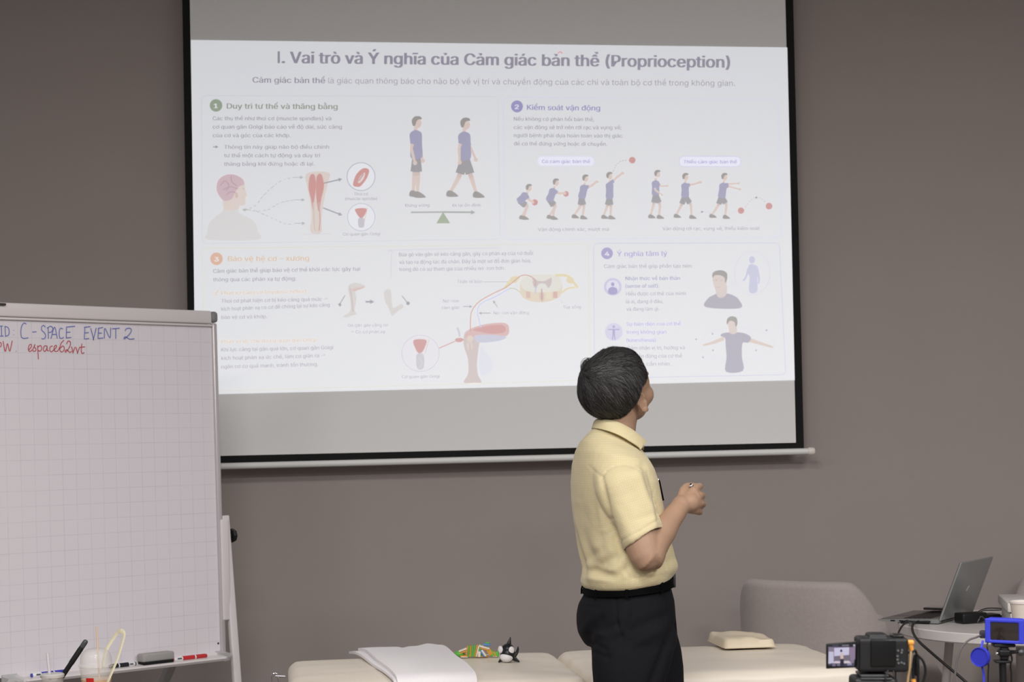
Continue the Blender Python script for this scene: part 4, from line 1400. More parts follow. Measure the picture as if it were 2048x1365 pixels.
RL = np.stack([np.append(wv, 0), np.append(-dv, 0), [0, 0, 1]], 1)
sec = [(0.0, 0.0085), (0.004, 0.0065), (0.02, 0.003), (LD, 0.003), (LD + 0.004, 0.010), (LD, 0.0175), (0.02, 0.0115), (0.004, 0.0105)]
b = MB().loft([[LP(w, d, z) for d, z in sec] for w in (0, 0.004, LW - 0.004, LW)])
b.build('base', M_lap, lap, angle=30)
b = MB().add([LP(w, d, z) for w, d, z in ((0.006, 0.010, 0.0119), (LW - .006, 0.010, 0.0119), (LW - .006, LD - 0.012, 0.0176), (0.006, LD - 0.012, 0.0176))], [(0, 1, 2, 3)])
b.add([LP(w, d, z - 0.001) for w, d, z in ((0.006, 0.010, 0.0119), (LW - .006, 0.010, 0.0119), (LW - .006, LD - 0.012, 0.0176), (0.006, LD - 0.012, 0.0176))], [(3, 2, 1, 0)])
b.build('deck', M_lapd, lap, smooth=False)
for r_ in range(6):
    nk = 13
    for c_ in range(nk):
        w = 0.020 + (LW - 0.04) * (c_ + 0.5) / nk; d = 0.092 + 0.0165 * r_
        z = 0.0125 + (d - 0.01) / (LD - 0.02) * 0.0057
        if r_ == 0 and 3 < c_ < 9: continue
    ws = LW - 0.04
    b = MB().box(LP(LW / 2, 0.092 + 0.0165 * r_, 0.0125 + (0.082 + 0.0165 * r_) / (LD - 0.02) * 0.0057), (ws, 0.0125, 0.0016), 0.0006, 1, RL)
    b.build('key_row', M_key, lap)
b = MB().add([LP(w, d, 0.0121 + (d - 0.01) / (LD - 0.02) * 0.0057 + 0.0004) for w, d in ((0.105, 0.018), (0.213, 0.018), (0.213, 0.076), (0.105, 0.076))], [(0, 1, 2, 3)])
b.build('touchpad', mat('touchpad_grey', (92, 84, 84), rough=0.35), lap, smooth=False)
for k_, d in enumerate((0.055, 0.085, 0.115, 0.15, 0.178)):
    MB().box(LP(-0.0002, d, 0.0075), (0.002, 0.016 if k_ != 3 else 0.010, 0.0045), 0.0005, 1, RL).build('port', mat('port_dark', (20, 20, 22), rough=0.5), lap)
# lid leans back past the hinge
tl = math.radians(22)
lh = 0.208
ld = nrm(np.append(dv * math.sin(tl), math.cos(tl)))
ln_ = nrm(np.cross(np.append(wv, 0), ld))
if np.dot(ln_[:2], dv) < 0: ln_ = -ln_
hinge = LP(LW / 2, LD + 0.001, 0.013)
RLid = np.stack([np.append(wv, 0), ld, ln_], 1)
MB().box(hinge + ld * lh / 2 + ln_ * 0.003, (LW, lh, 0.007), 0.003, 3, RLid).build('lid', M_lap, lap)
MB().box(hinge + ld * lh / 2 - ln_ * 0.0012, (LW - 0.006, lh - 0.006, 0.001), 0.0003, 1, RLid).build('screen_bezel', M_key, lap)
scr_ = MB().add([hinge + ld * (0.018 + a_ * 0.175) + np.append(wv, 0) * (c_ * 0.146) - ln_ * 0.0019 for a_, c_ in ((0, -1), (0, 1), (1, 1), (1, -1))], [(0, 1, 2, 3)])
scr_.build('screen', mat('laptop_screen', (190, 195, 205), rough=0.3, emit=(0.35, 0.37, 0.42)), lap, smooth=False)
b = MB()
lc = hinge + ld * 0.108 + ln_ * 0.0068
for x0_, y0_, x1_, y1_ in ((-0.007, -0.012, 0.006, 0.007), (-0.0005, -0.012, 0.009, 0.002)):
    b.tube([lc + np.append(wv, 0) * x0_ + ld * y0_, lc + np.append(wv, 0) * x1_ + ld * y1_], 0.0010, 6, flat=1)
b.build('lid_emblem', mat('pale_emblem', (176, 178, 178), rough=0.3, metal=0.5), lap)
MB().cyl(LP(0.02, LD + 0.002, 0.012), LP(LW - 0.02, LD + 0.002, 0.012), 0.006, n=14).build('hinge', M_key, lap)

# phone resting on the far side of the keyboard
pc = LP(LW - 0.052, 0.150, 0.0245)
ph = thing('phone', 'dark phone lying across the far side of the laptop keyboard', 'phone', LP(LW - 0.04, 0.150, 0.019))
MB().box(pc + np.array([0, 0, 0.003]), (0.075, 0.150, 0.008), 0.003, 3, np.stack([np.append(wv, 0), np.append(-dv, 0), [0, 0, 1]], 1)).build('body', mat('phone_dark', (44, 40, 40), rough=0.4), ph)
MB().box(pc + np.array([0, 0, 0.0076]), (0.070, 0.144, 0.0012), 0.0005, 1, np.stack([np.append(wv, 0), np.append(-dv, 0), [0, 0, 1]], 1)).build('screen', mat('phone_glass', (150, 138, 136), rough=0.15), ph)


# ------------------------------------------------------------------ things around the laptop
def on_table(px, py, z=THZ):
    return bed_at(px, py, z)


M_blk = mat('black_plastic', (20, 20, 22), rough=0.45)
p = on_table(1933, 1249); ang = math.radians(20)
Rb = np.array([[math.cos(ang), -math.sin(ang), 0], [math.sin(ang), math.cos(ang), 0], [0, 0, 1]])
o = thing('power_adapter', 'black power adapter brick behind the laptop lid', 'adapter', p)
MB().box(p + np.array([0.022, 0.03, 0.018]), (0.095, 0.055, 0.034), 0.006, 3, Rb).build('brick', M_blk, o)
MB().cyl(p + np.array([0.06, 0.045, 0.018]), p + np.array([0.088, 0.057, 0.018]), 0.006, 0.004, 12).build('strain_relief', M_blk, o)
p = on_table(1985, 1240)
o = thing('card_holder', 'flat black wallet lying on the table left of the white box', 'wallet', p)
MB().box(p + np.array([-0.01, 0.03, 0.0065]), (0.085, 0.06, 0.012), 0.004, 3, Rb).build('wallet_body', M_blk, o)
MB().box(p + np.array([-0.012, 0.03, 0.0145]), (0.076, 0.052, 0.004), 0.0015, 2, Rb).build('flap', mat('worn_black', (48, 48, 48), rough=0.5), o)


def cable(name, label, pts, r, m_, group=None, cat='cable'):
    pts = catmull(pts, 10)
    o_ = MB().tube(pts, r, 10).build(name, m_, None, loc=pts[0])
    return tag(o_, label, cat, group)


cable('thin_cable', 'thin black cable looped over the table between the laptop and the white box', [on_table(1950, 1231, THZ + .004), on_table(1960, 1222, THZ + .018), on_table(1975, 1217.5, THZ + .02), on_table(1995, 1217.5, THZ + .02), on_table(2008, 1219, THZ + .018), on_table(2000, 1221, THZ + .012), on_table(1980, 1221.5, THZ + .012), on_table(1966, 1222.5, THZ + .01), on_table(1955, 1230, THZ + .003), on_table(1965, 1236, THZ + .003)], 0.002, M_blk)
PWR_A = LP(-0.006, 0.084, 0.008)
cable('power_cable', 'thick black power cable drooping from the laptop side across to the floor', [PWR_A + np.append(dv * 0.10, 0), PWR_A + np.append(-wv * 0.012 + dv * 0.05, -0.0015), P(1829, 1245, 5.82), P(1824.5, 1254, 5.72), P(1827, 1268, 5.6), P(1838, 1284, 5.5), P(1860, 1304, 5.42), P(1895, 1334, 5.36), P(1935, 1368, 5.32), P(1985, 1420, 5.30), P(2010, 1560, 5.30), np.array([1.46, CAM[1] + 5.3, 0.012])], 0.0042, mat('cable_black', (26, 24, 24), rough=0.55), )
cable('data_cable', 'slim black cable hanging from the laptop side down behind the camera', [PWR_A + np.append(dv * 0.03 - wv * 0.004, 0), P(1815, 1243.5, 5.85), P(1806, 1251, 5.75), P(1800, 1260, 5.7), P(1796, 1272, 5.68), P(1793, 1310, 5.66), P(1792, 1400, 5.65), np.array([1.2, CAM[1] + 5.65, 0.01])], 0.0031, mat('cable_black', (26, 24, 24), rough=0.55))
for d in (0.108, 0.148):
    q1 = LP(-0.004, d, 0.0075); q2 = LP(-0.030, d - 0.012, 0.0055)
    tag(MB().tube([q1, q2], [0.005, 0.004], 10, flat=0.7).build('cable_plug', M_blk, None, loc=q1), 'black cable plug in the side of the laptop, nearer its hinge' if d > 0.12 else 'black cable plug in the side of the laptop, nearer its front edge', 'plug')

# white two-tier box
BXc = on_table(2012, 1248)
wb = thing('white_box', 'white plastic box with an overhanging lid, at the right end of the table', 'box', BXc)
zt = 0.084
f1 = P(2015, 1206, 5.74); f2 = P(1995.5, 1187.5, 6.06)
e1 = nrm((f2 - f1)[:2]); e2 = np.array([-e1[1], e1[0]]) * -1
dl = np.linalg.norm((f2 - f1)[:2])


def WB_(a, c_, z): return np.array([f1[0] + e1[0] * a + e2[0] * c_, f1[1] + e1[1] * a + e2[1] * c_, THZ + z])


M_wb = mat('white_box_plastic', (206, 202, 198), rough=0.4)
b = MB().hexa([WB_(0, 0, zt - 0.030), WB_(0, 0.30, zt - 0.030), WB_(dl, 0.30, zt - 0.030), WB_(dl, 0, zt - 0.030), WB_(0, 0, zt), WB_(0, 0.30, zt), WB_(dl, 0.30, zt), WB_(dl, 0, zt)], 0.004, 2)
b.build('lid', M_wb, wb)
b = MB().hexa([WB_(0.006, 0.008, 0), WB_(0.006, 0.292, 0), WB_(dl - 0.03, 0.292, 0), WB_(dl - 0.03, 0.008, 0), WB_(0.006, 0.008, zt - 0.034), WB_(0.006, 0.292, zt - 0.034), WB_(dl - 0.03, 0.292, zt - 0.034), WB_(dl - 0.03, 0.008, zt - 0.034)], 0.004, 2)
b.build('base', M_wb, wb)
b = MB().hexa([WB_(0.012, 0.012, zt - 0.036), WB_(0.012, 0.288, zt - 0.036), WB_(dl - 0.036, 0.288, zt - 0.036), WB_(dl - 0.036, 0.012, zt - 0.036), WB_(0.012, 0.012, zt - 0.028), WB_(0.012, 0.288, zt - 0.028), WB_(dl - 0.036, 0.288, zt - 0.028), WB_(dl - 0.036, 0.012, zt - 0.028)])
b.build('seam', mat('seam_grey', (96, 94, 92), rough=0.6), wb)
# paper cup
c0 = P(2049, 1262, 5.585); c0[2] = THZ
cup = thing('paper_cup', 'cream paper cup standing in front of the white box', 'cup', c0)
MB().lathe([(0.030, 0.0), (0.0415, 0.098), (0.0405, 0.098), (0.029, 0.006), (0, 0.006), (0, 0.0)], c0, 40).build('cup_wall', mat('cream_paper', (226, 214, 202), rough=0.6), cup, angle=30)
MB().lathe([(0.0410, 0.096), (0.0440, 0.098), (0.0440, 0.103), (0.0405, 0.104), (0.0400, 0.098), (0.041, 0.096)], c0, 40).build('rim', mat('white_paper_rim', (230, 222, 216), rough=0.5), cup)

# ------------------------------------------------------------------ video camera on a tripod
CD = 3.46; cs = CD / FPX


def G(px, py, dd=0.0): return P(px, py, CD + dd)


Zv = np.array([0, 0, 1.0]); RU = np.stack([CR, f0, CU], 1)


def gbox(mb_, x0, x1, y0, y1, d0, d1, bev=0.002, seg=3, D=CD, tilt=0.0):
    s_ = D / FPX
    c_ = P((x0 + x1) / 2, (y0 + y1) / 2, D + (d0 + d1) / 2)
    R = RU
    if tilt:
        a_ = math.radians(tilt)
        R = RU @ np.array([[math.cos(a_), 0, -math.sin(a_)], [0, 1, 0], [math.sin(a_), 0, math.cos(a_)]])
    return mb_.box(c_, ((x1 - x0) * s_, d1 - d0, (y1 - y0) * s_), bev, seg, R)


M_cam = mat('camera_black', (27, 27, 28), rough=0.5, bump=0.1, bscale=400)
M_cam2 = mat('camera_black_gloss', (18, 18, 19), rough=0.3)
vc = thing('video_camera', 'black camera on a tripod with its flip-out screen showing the speaker', 'camera', G(1760, 1343, 0.03))
b = MB(); gbox(b, 1712, 1812, 1274, 1342, 0.0, 0.055, 0.006, 4)
gbox(b, 1733, 1772, 1266.5, 1280, 0.005, 0.045, 0.005, 3)
me = remesh(b, 0.0016, 3); me.materials.append(M_cam)
place('body', me, vc, angle=0)
b = MB(); gbox(b, 1782, 1805, 1268.5, 1276, 0.01, 0.04, 0.003); b.build('mode_dial', M_cam2, vc)
b = MB(); gbox(b, 1741, 1791, 1280, 1334, -0.003, 0.004, 0.002); b.build('screen_recess', M_cam2, vc)
for (x, y) in ((1796, 1302), (1804, 1301), (1803, 1306), (1795, 1313), (1795, 1320), (1797, 1327), (1803, 1326), (1808, 1328)):
    MB().lathe([(0, 0), (0.0021, 0), (0.0021, 0.0016), (0, 0.0016)], G(x, y, 0.0002), 12, -f0).build('button', mat('button_grey', (96, 97, 96), rough=0.4), vc)
b = MB().cyl(G(1752, 1312, 0.054), G(1752, 1312, 0.115), 0.031, 0.028, 32); b.build('lens', M_cam, vc)
b = MB().cyl(G(1716, 1290, 0.01), G(1716, 1334, 0.01), 0.006, n=14); b.build('screen_hinge', M_cam, vc)
# flip screen
fl = [(1652, 1288), (1714, 1283.5), (1711, 1336), (1652, 1338.5)]
b = MB().hexa([G(*fl[3], -0.004), G(*fl[2], -0.004), G(*fl[2], 0.006), G(*fl[3], 0.006), G(*fl[0], -0.004), G(*fl[1], -0.004), G(*fl[1], 0.006), G(*fl[0], 0.006)], 0.0015, 2)
b.build('flip_screen', M_cam2, vc)


def K(x, y): return (1640 + x / 9.752, 1240 + y / 9.752)


LCDM = {}


def lcd(c_):
    if c_ not in LCDM: LCDM[c_] = mat('camera_display_%d_%d_%d' % c_, (10, 10, 10), rough=0.4, emit=[lin(v) for v in c_])
    return LCDM[c_]


b = MB(); lm = []
for k_, (pts, c_) in enumerate((
        ([(165, 505), (690, 480), (660, 905), (160, 880)], (128, 116, 138)),
        ([(165, 505), (690, 480), (690, 540), (165, 535)], (34, 32, 44)), ([(430, 495), (565, 490), (565, 515), (430, 520)], (120, 118, 132)), ([(245, 500), (360, 496), (360, 520), (245, 522)], (70, 66, 84)), ([(645, 490), (685, 486), (685, 525), (650, 515)], (186, 180, 192)),
        ([(170, 625), (265, 628), (265, 840), (163, 870)], (190, 186, 208)),
        ([(278, 555), (568, 540), (565, 690), (275, 715)], (196, 192, 216)),
        ([(275, 715), (600, 690), (600, 800), (275, 800)], (112, 104, 118)),
        ([(570, 560), (688, 520), (685, 780), (600, 790)], (136, 118, 142)),
        ([(230, 850), (300, 812), (400, 815), (400, 855)], (206, 190, 204)), ([(455, 810), (560, 805), (610, 850), (455, 860)], (206, 192, 200)),
        ([(160, 862), (660, 850), (650, 920), (160, 900)], (60, 58, 82)), ([(240, 870), (300, 866), (300, 910), (240, 910)], (118, 112, 132)), ([(330, 868), (390, 866), (390, 905), (340, 905)], (118, 112, 132)), ([(520, 862), (620, 850), (620, 890), (540, 895)], (140, 134, 160)),
        ([(392, 690), (404, 660), (430, 655), (452, 680), (460, 770), (400, 775)], (204, 180, 178)),
        ([(395, 770), (460, 766), (470, 900), (390, 905)], (40, 34, 52)),
        ([(410, 640), (392, 620), (396, 590), (415, 580), (434, 592), (436, 625)], (40, 38, 58)))):
    if lcd(c_) not in lm: lm.append(lcd(c_))
    b.mat(lm.index(lcd(c_)))
    b.add([G(*K(*q_), -0.0042 - 0.0001 * k_) for q_ in pts], [tuple(range(len(pts)))])
b.build('live_picture', lm, vc, smooth=False, fix=False)

# tripod below
M_tri = mat('tripod_black', (30, 30, 31), rough=0.45)
gp = G(1745, 1400, 0.03)
tri = thing('tripod', 'black tripod holding the camera with the flip-out screen', 'tripod', (gp[0], gp[1], 0))
b = MB(); gbox(b, 1716, 1772, 1346, 1352, 0.002, 0.06, 0.002); b.build('quick_release_plate', mat('tripod_grey', (64, 64, 66), rough=0.35), tri)
b = MB(); gbox(b, 1702, 1790, 1352.5, 1385, -0.005, 0.06, 0.008, 4); b.build('head', M_tri, tri)
b = MB(); gbox(b, 1722, 1784, 1357, 1360, -0.008, 0.0, 0.001); b.build('clamp_lever', mat('tripod_grey', (64, 64, 66), rough=0.35), tri)
hb = G(1745, 1385, 0.028)
MB().cyl(hb, (gp[0], gp[1], 0.62), 0.016, n=18).build('centre_column', M_tri, tri)
MB().cyl((gp[0], gp[1], 0.80), (gp[0], gp[1], 0.74), 0.035, n=18).build('collar', M_tri, tri)
for a in (90, 210, 330):
    ca, sa = math.cos(math.radians(a)), math.sin(math.radians(a))
    MB().cyl((gp[0] + ca * 0.03, gp[1] + sa * 0.03, 0.77), (gp[0] + ca * 0.36, gp[1] + sa * 0.36, 0.0), 0.014, 0.010, 14).build('leg', M_tri, tri)
# cables on that camera
M_or = mat('orange_plug', (226, 156, 70), rough=0.45); M_tan = mat('tan_cable', (176, 146, 104), rough=0.5)
oc = thing('audio_cable', 'orange angled plug with tan cable, plugged into the right side of the camera', 'cable', G(1818, 1290, 0.02))
b = MB(); gbox(b, 1811.5, 1827.5, 1281, 1290.5, 0.012, 0.026, 0.003); 
b.tube([G(1820, 1288, 0.019), G(1823, 1301.5, 0.019)], [0.0062, 0.0045], 14); b.build('plug', M_or, oc)
MB().tube(catmull([G(1822.5, 1300, 0.019), G(1821, 1312, 0.016), G(1819, 1335, 0.014), G(1815, 1367, 0.014), G(1808, 1440, 0.02), G(1800, 1600, 0.03)], 8), [0.0024] * 41, 8).build('cord', M_tan, oc)
cable('looped_cable', 'black cable coiled in a loop beside the tan cable, hanging off the camera', [G(1812, 1305, 0.03), G(1822, 1306, 0.03), G(1830, 1302, 0.032), G(1834, 1310, 0.034), G(1846, 1323, 0.034), G(1851, 1342, 0.034), G(1847, 1362, 0.034), G(1838, 1378, 0.034), G(1829, 1370, 0.036), G(1826, 1340, 0.038), G(1830, 1312, 0.038), G(1834, 1330, 0.040), G(1836, 1352, 0.040), G(1837, 1400, 0.04), G(1835, 1560, 0.04)], 0.0024, M_blk)
MB_ = MB(); gbox(MB_, 1828, 1839, 1310, 1353, 0.046, 0.056, 0.004); tag(MB_.build('cable_clip', mat('cable_grey_black', (38, 40, 42), rough=0.5), None, loc=G(1834, 1330, 0.05)), 'dark plug sleeve hanging inside the black cable loop', 'plug')
tag(MB().tube([G(1826, 1360, 0.028), G(1832, 1385, 0.028)], 0.0048, 12).build('orange_plug', M_or, None, loc=G(1828, 1362, 0.028)), 'loose orange plug at the bottom edge, below the black cable loop', 'plug')
cable('camera_strap_cable', 'thin black wire dangling from under the camera beside the tripod head', [G(1776, 1338, 0.005), G(1776, 1342, -0.004), G(1773, 1350, -0.008), G(1771, 1362, -0.01), G(1772, 1380, -0.01), G(1780, 1392, -0.008), G(1790, 1375, -0.004), G(1789, 1355, -0.002), G(1786, 1340, 0.004)], 0.0016, M_blk)

# ------------------------------------------------------------------ action camera in a blue sleeve
AD = 3.9; As = AD / FPX
M_blue = mat('blue_silicone', (52, 60, 186), rough=0.55, spec=0.35)
ac0 = P(2009, 1290, AD)
ac = thing('action_camera', 'small action camera in a bright blue silicone sleeve on a black pole', 'camera', ac0)
ang = math.radians(24)
ux = np.array([math.cos(ang), -math.sin(ang), -0.02]); ux = nrm(ux); uy = nrm(np.array([math.sin(ang), math.cos(ang), 0])); uz = nrm(np.cross(ux, uy))
RA = np.stack([ux, uy, uz], 1)
rc_ = P(2009, 1263.5, AD)                       # centre of the rear face


def AC(x, y, z): return rc_ + ux * x + uy * y + uz * z


b = MB().box(AC(0, 0.017, 0), (0.080, 0.034, 0.0535), 0.007, 4, RA); b.build('silicone_sleeve', M_blue, ac)
b = MB()
for x0_, x1_, z0_, z1_ in ((-0.040, -0.031, -0.0267, 0.0267), (0.031, 0.040, -0.0267, 0.0267), (-0.031, 0.031, 0.0185, 0.0267), (-0.031, 0.031, -0.0267, -0.0195)):
    b.box(AC((x0_ + x1_) / 2, 0.0005, (z0_ + z1_) / 2), (x1_ - x0_ + 0.003, 0.006, z1_ - z0_), 0.0022, 3, RA)
me = remesh(b, 0.0011, 3); me.materials.append(M_blue); place('sleeve_rim', me, ac, angle=0)
MB().box(AC(0, 0.0005, 0), (0.064, 0.002, 0.040), 0.0008, 2, RA).build('rear_screen', mat('camera_glass', (44, 38, 36), rough=0.08, spec=0.7), ac)
MB().lathe([(0, 0), (0.012, 0), (0.012, 0.008), (0, 0.008)], AC(0.02, 0.034, 0.008), 24, uy).build('lens', M_cam2, ac)
MB().box(AC(-0.046, 0.014, -0.010), (0.018, 0.014, 0.017), 0.003, 2, RA).build('side_plug', mat('dark_slate_plug', (52, 52, 62), rough=0.5), ac)
MB().tube(catmull([AC(-0.042, 0.020, 0.020), AC(-0.052, 0.02, 0.028), AC(-0.056, 0.02, 0.022), AC(-0.060, 0.02, 0.014), AC(-0.052, 0.02, 0.014), AC(-0.042, 0.02, 0.020)], 5), 0.0010, 6).build('wire_clip', mat('chrome', (200, 200, 205), rough=0.15, metal=1.0), ac)
# hanging lens cap
lcap = thing('lens_cap', 'round blue silicone lens cap hanging on its strap below the blue camera', 'lens cap', P(1961, 1315, AD - 0.01))
cN = nrm(np.array([-0.62, -0.78, 0.0]))
cc = P(1961, 1315, AD - 0.005)
MB().lathe([(0, 0.004), (0.0185, 0.004), (0.0200, 0.007), (0.0212, 0.004), (0.0212, -0.004), (0.018, -0.006), (0, -0.006)], cc, 40, cN).build('cap_disc', mat('blue_silicone_inner', (44, 50, 168), rough=0.5), lcap, angle=35)
MB().tube(catmull([P(1966, 1282, AD + .004), P(1964, 1290, AD), P(1962.5, 1297, AD - .003)], 4), [(0.0026, 0.0012)] * 9, 8, ref=CR).build('strap', M_blue, lcap)
MB().tube(catmull([P(1964, 1333, AD - 0.004), P(1967, 1348, AD), P(1968, 1368, AD), P(1970, 1420, AD)], 4), [(0.0024, 0.0012)] * 13, 8, ref=CR).build('strap', M_blue, lcap)
# mount and pole
mo = thing('camera_pole', 'black pole mount with thumbscrew carrying the blue action camera', 'camera mount', (ac0[0], ac0[1], 0))
b = MB(); gbox(b, 1985, 2028, 1287.5, 1294, 0.004, 0.034, 0.002, 2, AD); b.build('mount_base', M_blk, mo)
b = MB(); gbox(b, 2000, 2016, 1293, 1321, 0.010, 0.026, 0.003, 2, AD); gbox(b, 1996, 2020, 1299, 1313, 0.006, 0.03, 0.004, 2, AD); me = remesh(b, 0.0011, 2); me.materials.append(M_blk); place('pivot', me, mo, angle=0)
MB().tube([P(1992.5, 1307.5, AD + .018), P(2000, 1306.8, AD + .018)], 0.0034, 14).build('bolt', mat('chrome', (200, 200, 205), rough=0.15, metal=1.0), mo)
MB().tube([P(2014, 1305.8, AD + .018), P(2036, 1304.6, AD + .018)], [0.005, 0.0035], 12).build('thumbscrew_shaft', M_tri, mo)
MB().lathe([(0, -0.006), (0.007, -0.006), (0.0085, 0), (0.007, 0.006), (0, 0.006)], P(2041, 1305, AD + .018), 8, CR).build('thumbscrew_knob', mat('tripod_grey', (64, 64, 66), rough=0.35), mo)
b = MB(); gbox(b, 1989, 2019, 1321, 1326, 0.004, 0.032, 0.002, 2, AD); b.build('collar', M_blk, mo)
pb_ = P(2005, 1326, AD + 0.018)
MB().cyl(pb_, (pb_[0], pb_[1], 0.03), 0.0078, n=18).build('pole', M_blk, mo)
MB().lathe([(0, 0), (0.10, 0), (0.10, 0.012), (0.02, 0.03), (0, 0.03)], (pb_[0], pb_[1], 0), 28).build('foot', M_blk, mo)
cable('grey_cable', 'grey cable arching from the blue action camera down to the left', [AC(-0.050, 0.014, -0.012), P(1951, 1276, AD + .01), P(1938, 1281, AD + .01), P(1925, 1294, AD + .01), P(1916, 1315, AD + .01), P(1911, 1345, AD + .01), P(1908, 1372, AD + .01), P(1906, 1480, AD + .01), P(1905, 1700, AD)], 0.0023, mat('cable_grey', (92, 86, 88), rough=0.5))
cable('black_wire', 'thin black wire running straight down from the blue action camera', [AC(-0.036, 0.010, -0.026), P(1974, 1292, AD), P(1976.5, 1310, AD), P(1977, 1335, AD), P(1976, 1368, AD), P(1975, 1600, AD)], 0.0015, M_blk)
cable('mount_wire', 'black wire hanging just right of the black camera pole', [P(2022, 1309, AD + .02), P(2024, 1320, AD + .02), P(2021, 1335, AD + .02), P(2023, 1372, AD + .02), P(2023, 1600, AD + .02)], 0.0019, M_blk)

# ------------------------------------------------------------------ drinks in the lower left corner
ED = 5.04; es = ED / FPX
STZ = 0.648
sd = P(150, 1420, ED)
st_ = thing('side_table', 'small wooden side table under the takeaway cups, below the frame', 'table', (sd[0], sd[1], 0))
MB().box((sd[0], sd[1], STZ - 0.0125), (0.50, 0.36, 0.025), 0.004, 2).build('table_top', M_wood, st_)
for sx in (-1, 1):
    for sy in (-1, 1):
        MB().cyl((sd[0] + sx * 0.20, sd[1] + sy * 0.13, STZ - 0.025), (sd[0] + sx * 0.22, sd[1] + sy * 0.15, 0), 0.018, 0.013, 12).build('leg', M_wood, st_)
M_pet = mat('clear_cup_plastic', (236, 234, 230), rough=0.08, spec=0.5, alpha=0.2)
M_drink = mat('milky_tea', (196, 150, 92), rough=0.25)
c1 = P(193.5, 1424, ED); c1[2] = STZ
cupA = thing('takeaway_cup', 'clear plastic takeaway cup with a domed lid and a drink inside', 'cup', c1)
RZ = lambda y: (1424 - y) * es
MB().lathe([(0.032, 0.0), (0.0455, RZ(1332)), (0.0445, RZ(1332)), (0.031, 0.003), (0, 0.003), (0, 0)], c1, 44).build('cup_wall', M_pet, cupA, angle=30)
b = MB().lathe([(0.0310, 0.004), (0.0415, RZ(1357)), (0, RZ(1357)), (0, 0.004)], c1, 40); b.build('drink', M_drink, cupA, angle=30)
MB().lathe([(0.0462, RZ(1333.5)), (0.0492, RZ(1332)), (0.0495, RZ(1328)), (0.0455, RZ(1326.5)), (0.044, RZ(1322)), (0.0432, RZ(1314)), (0.0395, RZ(1306)), (0.032, RZ(1300)), (0.022, RZ(1297)), (0.012, RZ(1296.3)), (0.012, RZ(1297)), (0.022, RZ(1297.8)), (0.0315, RZ(1301)), (0.0385, RZ(1307)), (0.0422, RZ(1315)), (0.043, RZ(1323)), (0.044, RZ(1328)), (0.0462, RZ(1333.5))], c1, 44).build('dome_lid', M_pet, cupA, angle=30)
an0 = math.radians(-102)
b = MB()
rgs = []
for k_ in range(9):
    a_ = math.radians(-116 + 30 * k_ / 8)
    rgs.append([c1 + np.array([math.cos(a_) * r_, math.sin(a_) * r_, z]) for r_, z in ((0.0432, RZ(1352)), (0.0442, RZ(1352)), (0.0370, RZ(1392)), (0.0360, RZ(1392)))])
b.loft(rgs); b.build('red_sticker', mat('red_sticker', (186, 38, 34), rough=0.3), cupA)
tag(MB().tube([P(193.2, 1254, ED), P(195, 1290, ED), P(198, 1345, ED), P(200, 1380, ED)], 0.0026, 12).build('drinking_straw', mat('pale_orange_straw', (226, 196, 172), rough=0.35, alpha=0.85), None, loc=P(200, 1380, ED)), 'thin pale orange straw standing in the domed takeaway cup', 'straw')
lp = [P(206, 1336, ED + .01), P(208, 1318, ED + .02), P(213, 1300, ED + .022), P(224, 1281.5, ED + .02), P(234, 1267.5, ED + .014), P(240.5, 1263, ED + .004), P(246, 1265, ED - .004), P(248, 1272, ED - .01), P(243.5, 1290, ED - .025), P(235, 1318, ED - .045), P(225, 1343, ED - .06), P(216, 1364, ED - .066), P(203, 1400, ED - .06)]
tag(MB().tube(catmull(lp, 6), [(0.0064, 0.0008)] * 73, 10, ref=(0.8, -0.55, 0.25)).build('folded_strap', mat('cream_strap', (232, 224, 192), rough=0.45), None, loc=lp[-1]), 'cream flat strap bent into a loop over the domed takeaway cup', 'strap')
c2 = P(106, 1440, ED); c2[2] = STZ
cupB = thing('takeaway_cup', 'smaller takeaway cup with a flat white lid and white straw, at the bottom left edge', 'cup', c2)
MB().lathe([(0.024, 0.0), (0.031, (1440 - 1366) * es), (0.030, (1440 - 1366) * es), (0.023, 0.003), (0, 0.003), (0, 0)], c2, 36).build('cup_wall', M_pet, cupB, angle=30)
MB().lathe([(0.0325, (1440 - 1368) * es), (0.0335, (1440 - 1363) * es), (0.029, (1440 - 1360.5) * es), (0, (1440 - 1361) * es), (0, (1440 - 1364) * es), (0.030, (1440 - 1366) * es)], c2, 36).build('flat_lid', mat('frosted_lid', (214, 210, 206), rough=0.3, alpha=0.75), cupB, angle=30)
tag(MB().tube([P(95, 1307, ED), P(100.5, 1364, ED), P(105, 1425, ED)], 0.0044, 14).build('drinking_straw', mat('white_straw', (222, 214, 218), rough=0.35, alpha=0.7), None, loc=P(105, 1425, ED)), 'wide white straw in the smaller cup at the bottom left', 'straw')
s0 = P(172.5, 1282, ED + 0.07); s1 = P(116, 1366, ED + 0.06); s2 = P(95, 1398, ED + 0.055)
sk = thing('black_stick', 'black rod with a rounded grey tip leaning left of the domed cup', 'stick', s2)
u_ = nrm(s2 - s0)
MB().tube([s0 + u_ * 0.022, s0 + u_ * 0.03, s0 + u_ * 0.075, s0 + u_ * 0.078, s2], [0.0070, 0.0078, 0.0078, 0.0070, 0.0070], 18).build('shaft', mat('stick_black', (26, 26, 28), rough=0.45), sk)
MB().lathe([(0, -0.002), (0.004, -0.0015), (0.0068, 0.002), (0.0076, 0.008), (0.0074, 0.022), (0, 0.022)], s0, 18, u_).build('tip', mat('stick_tip_grey', (70, 72, 74), rough=0.3), sk)
# ------------------------------------------------------------------ the man
PD = 4.95; ps = PD / FPX


def H(px, py, dd=0.0): return P(px, py, PD + dd)


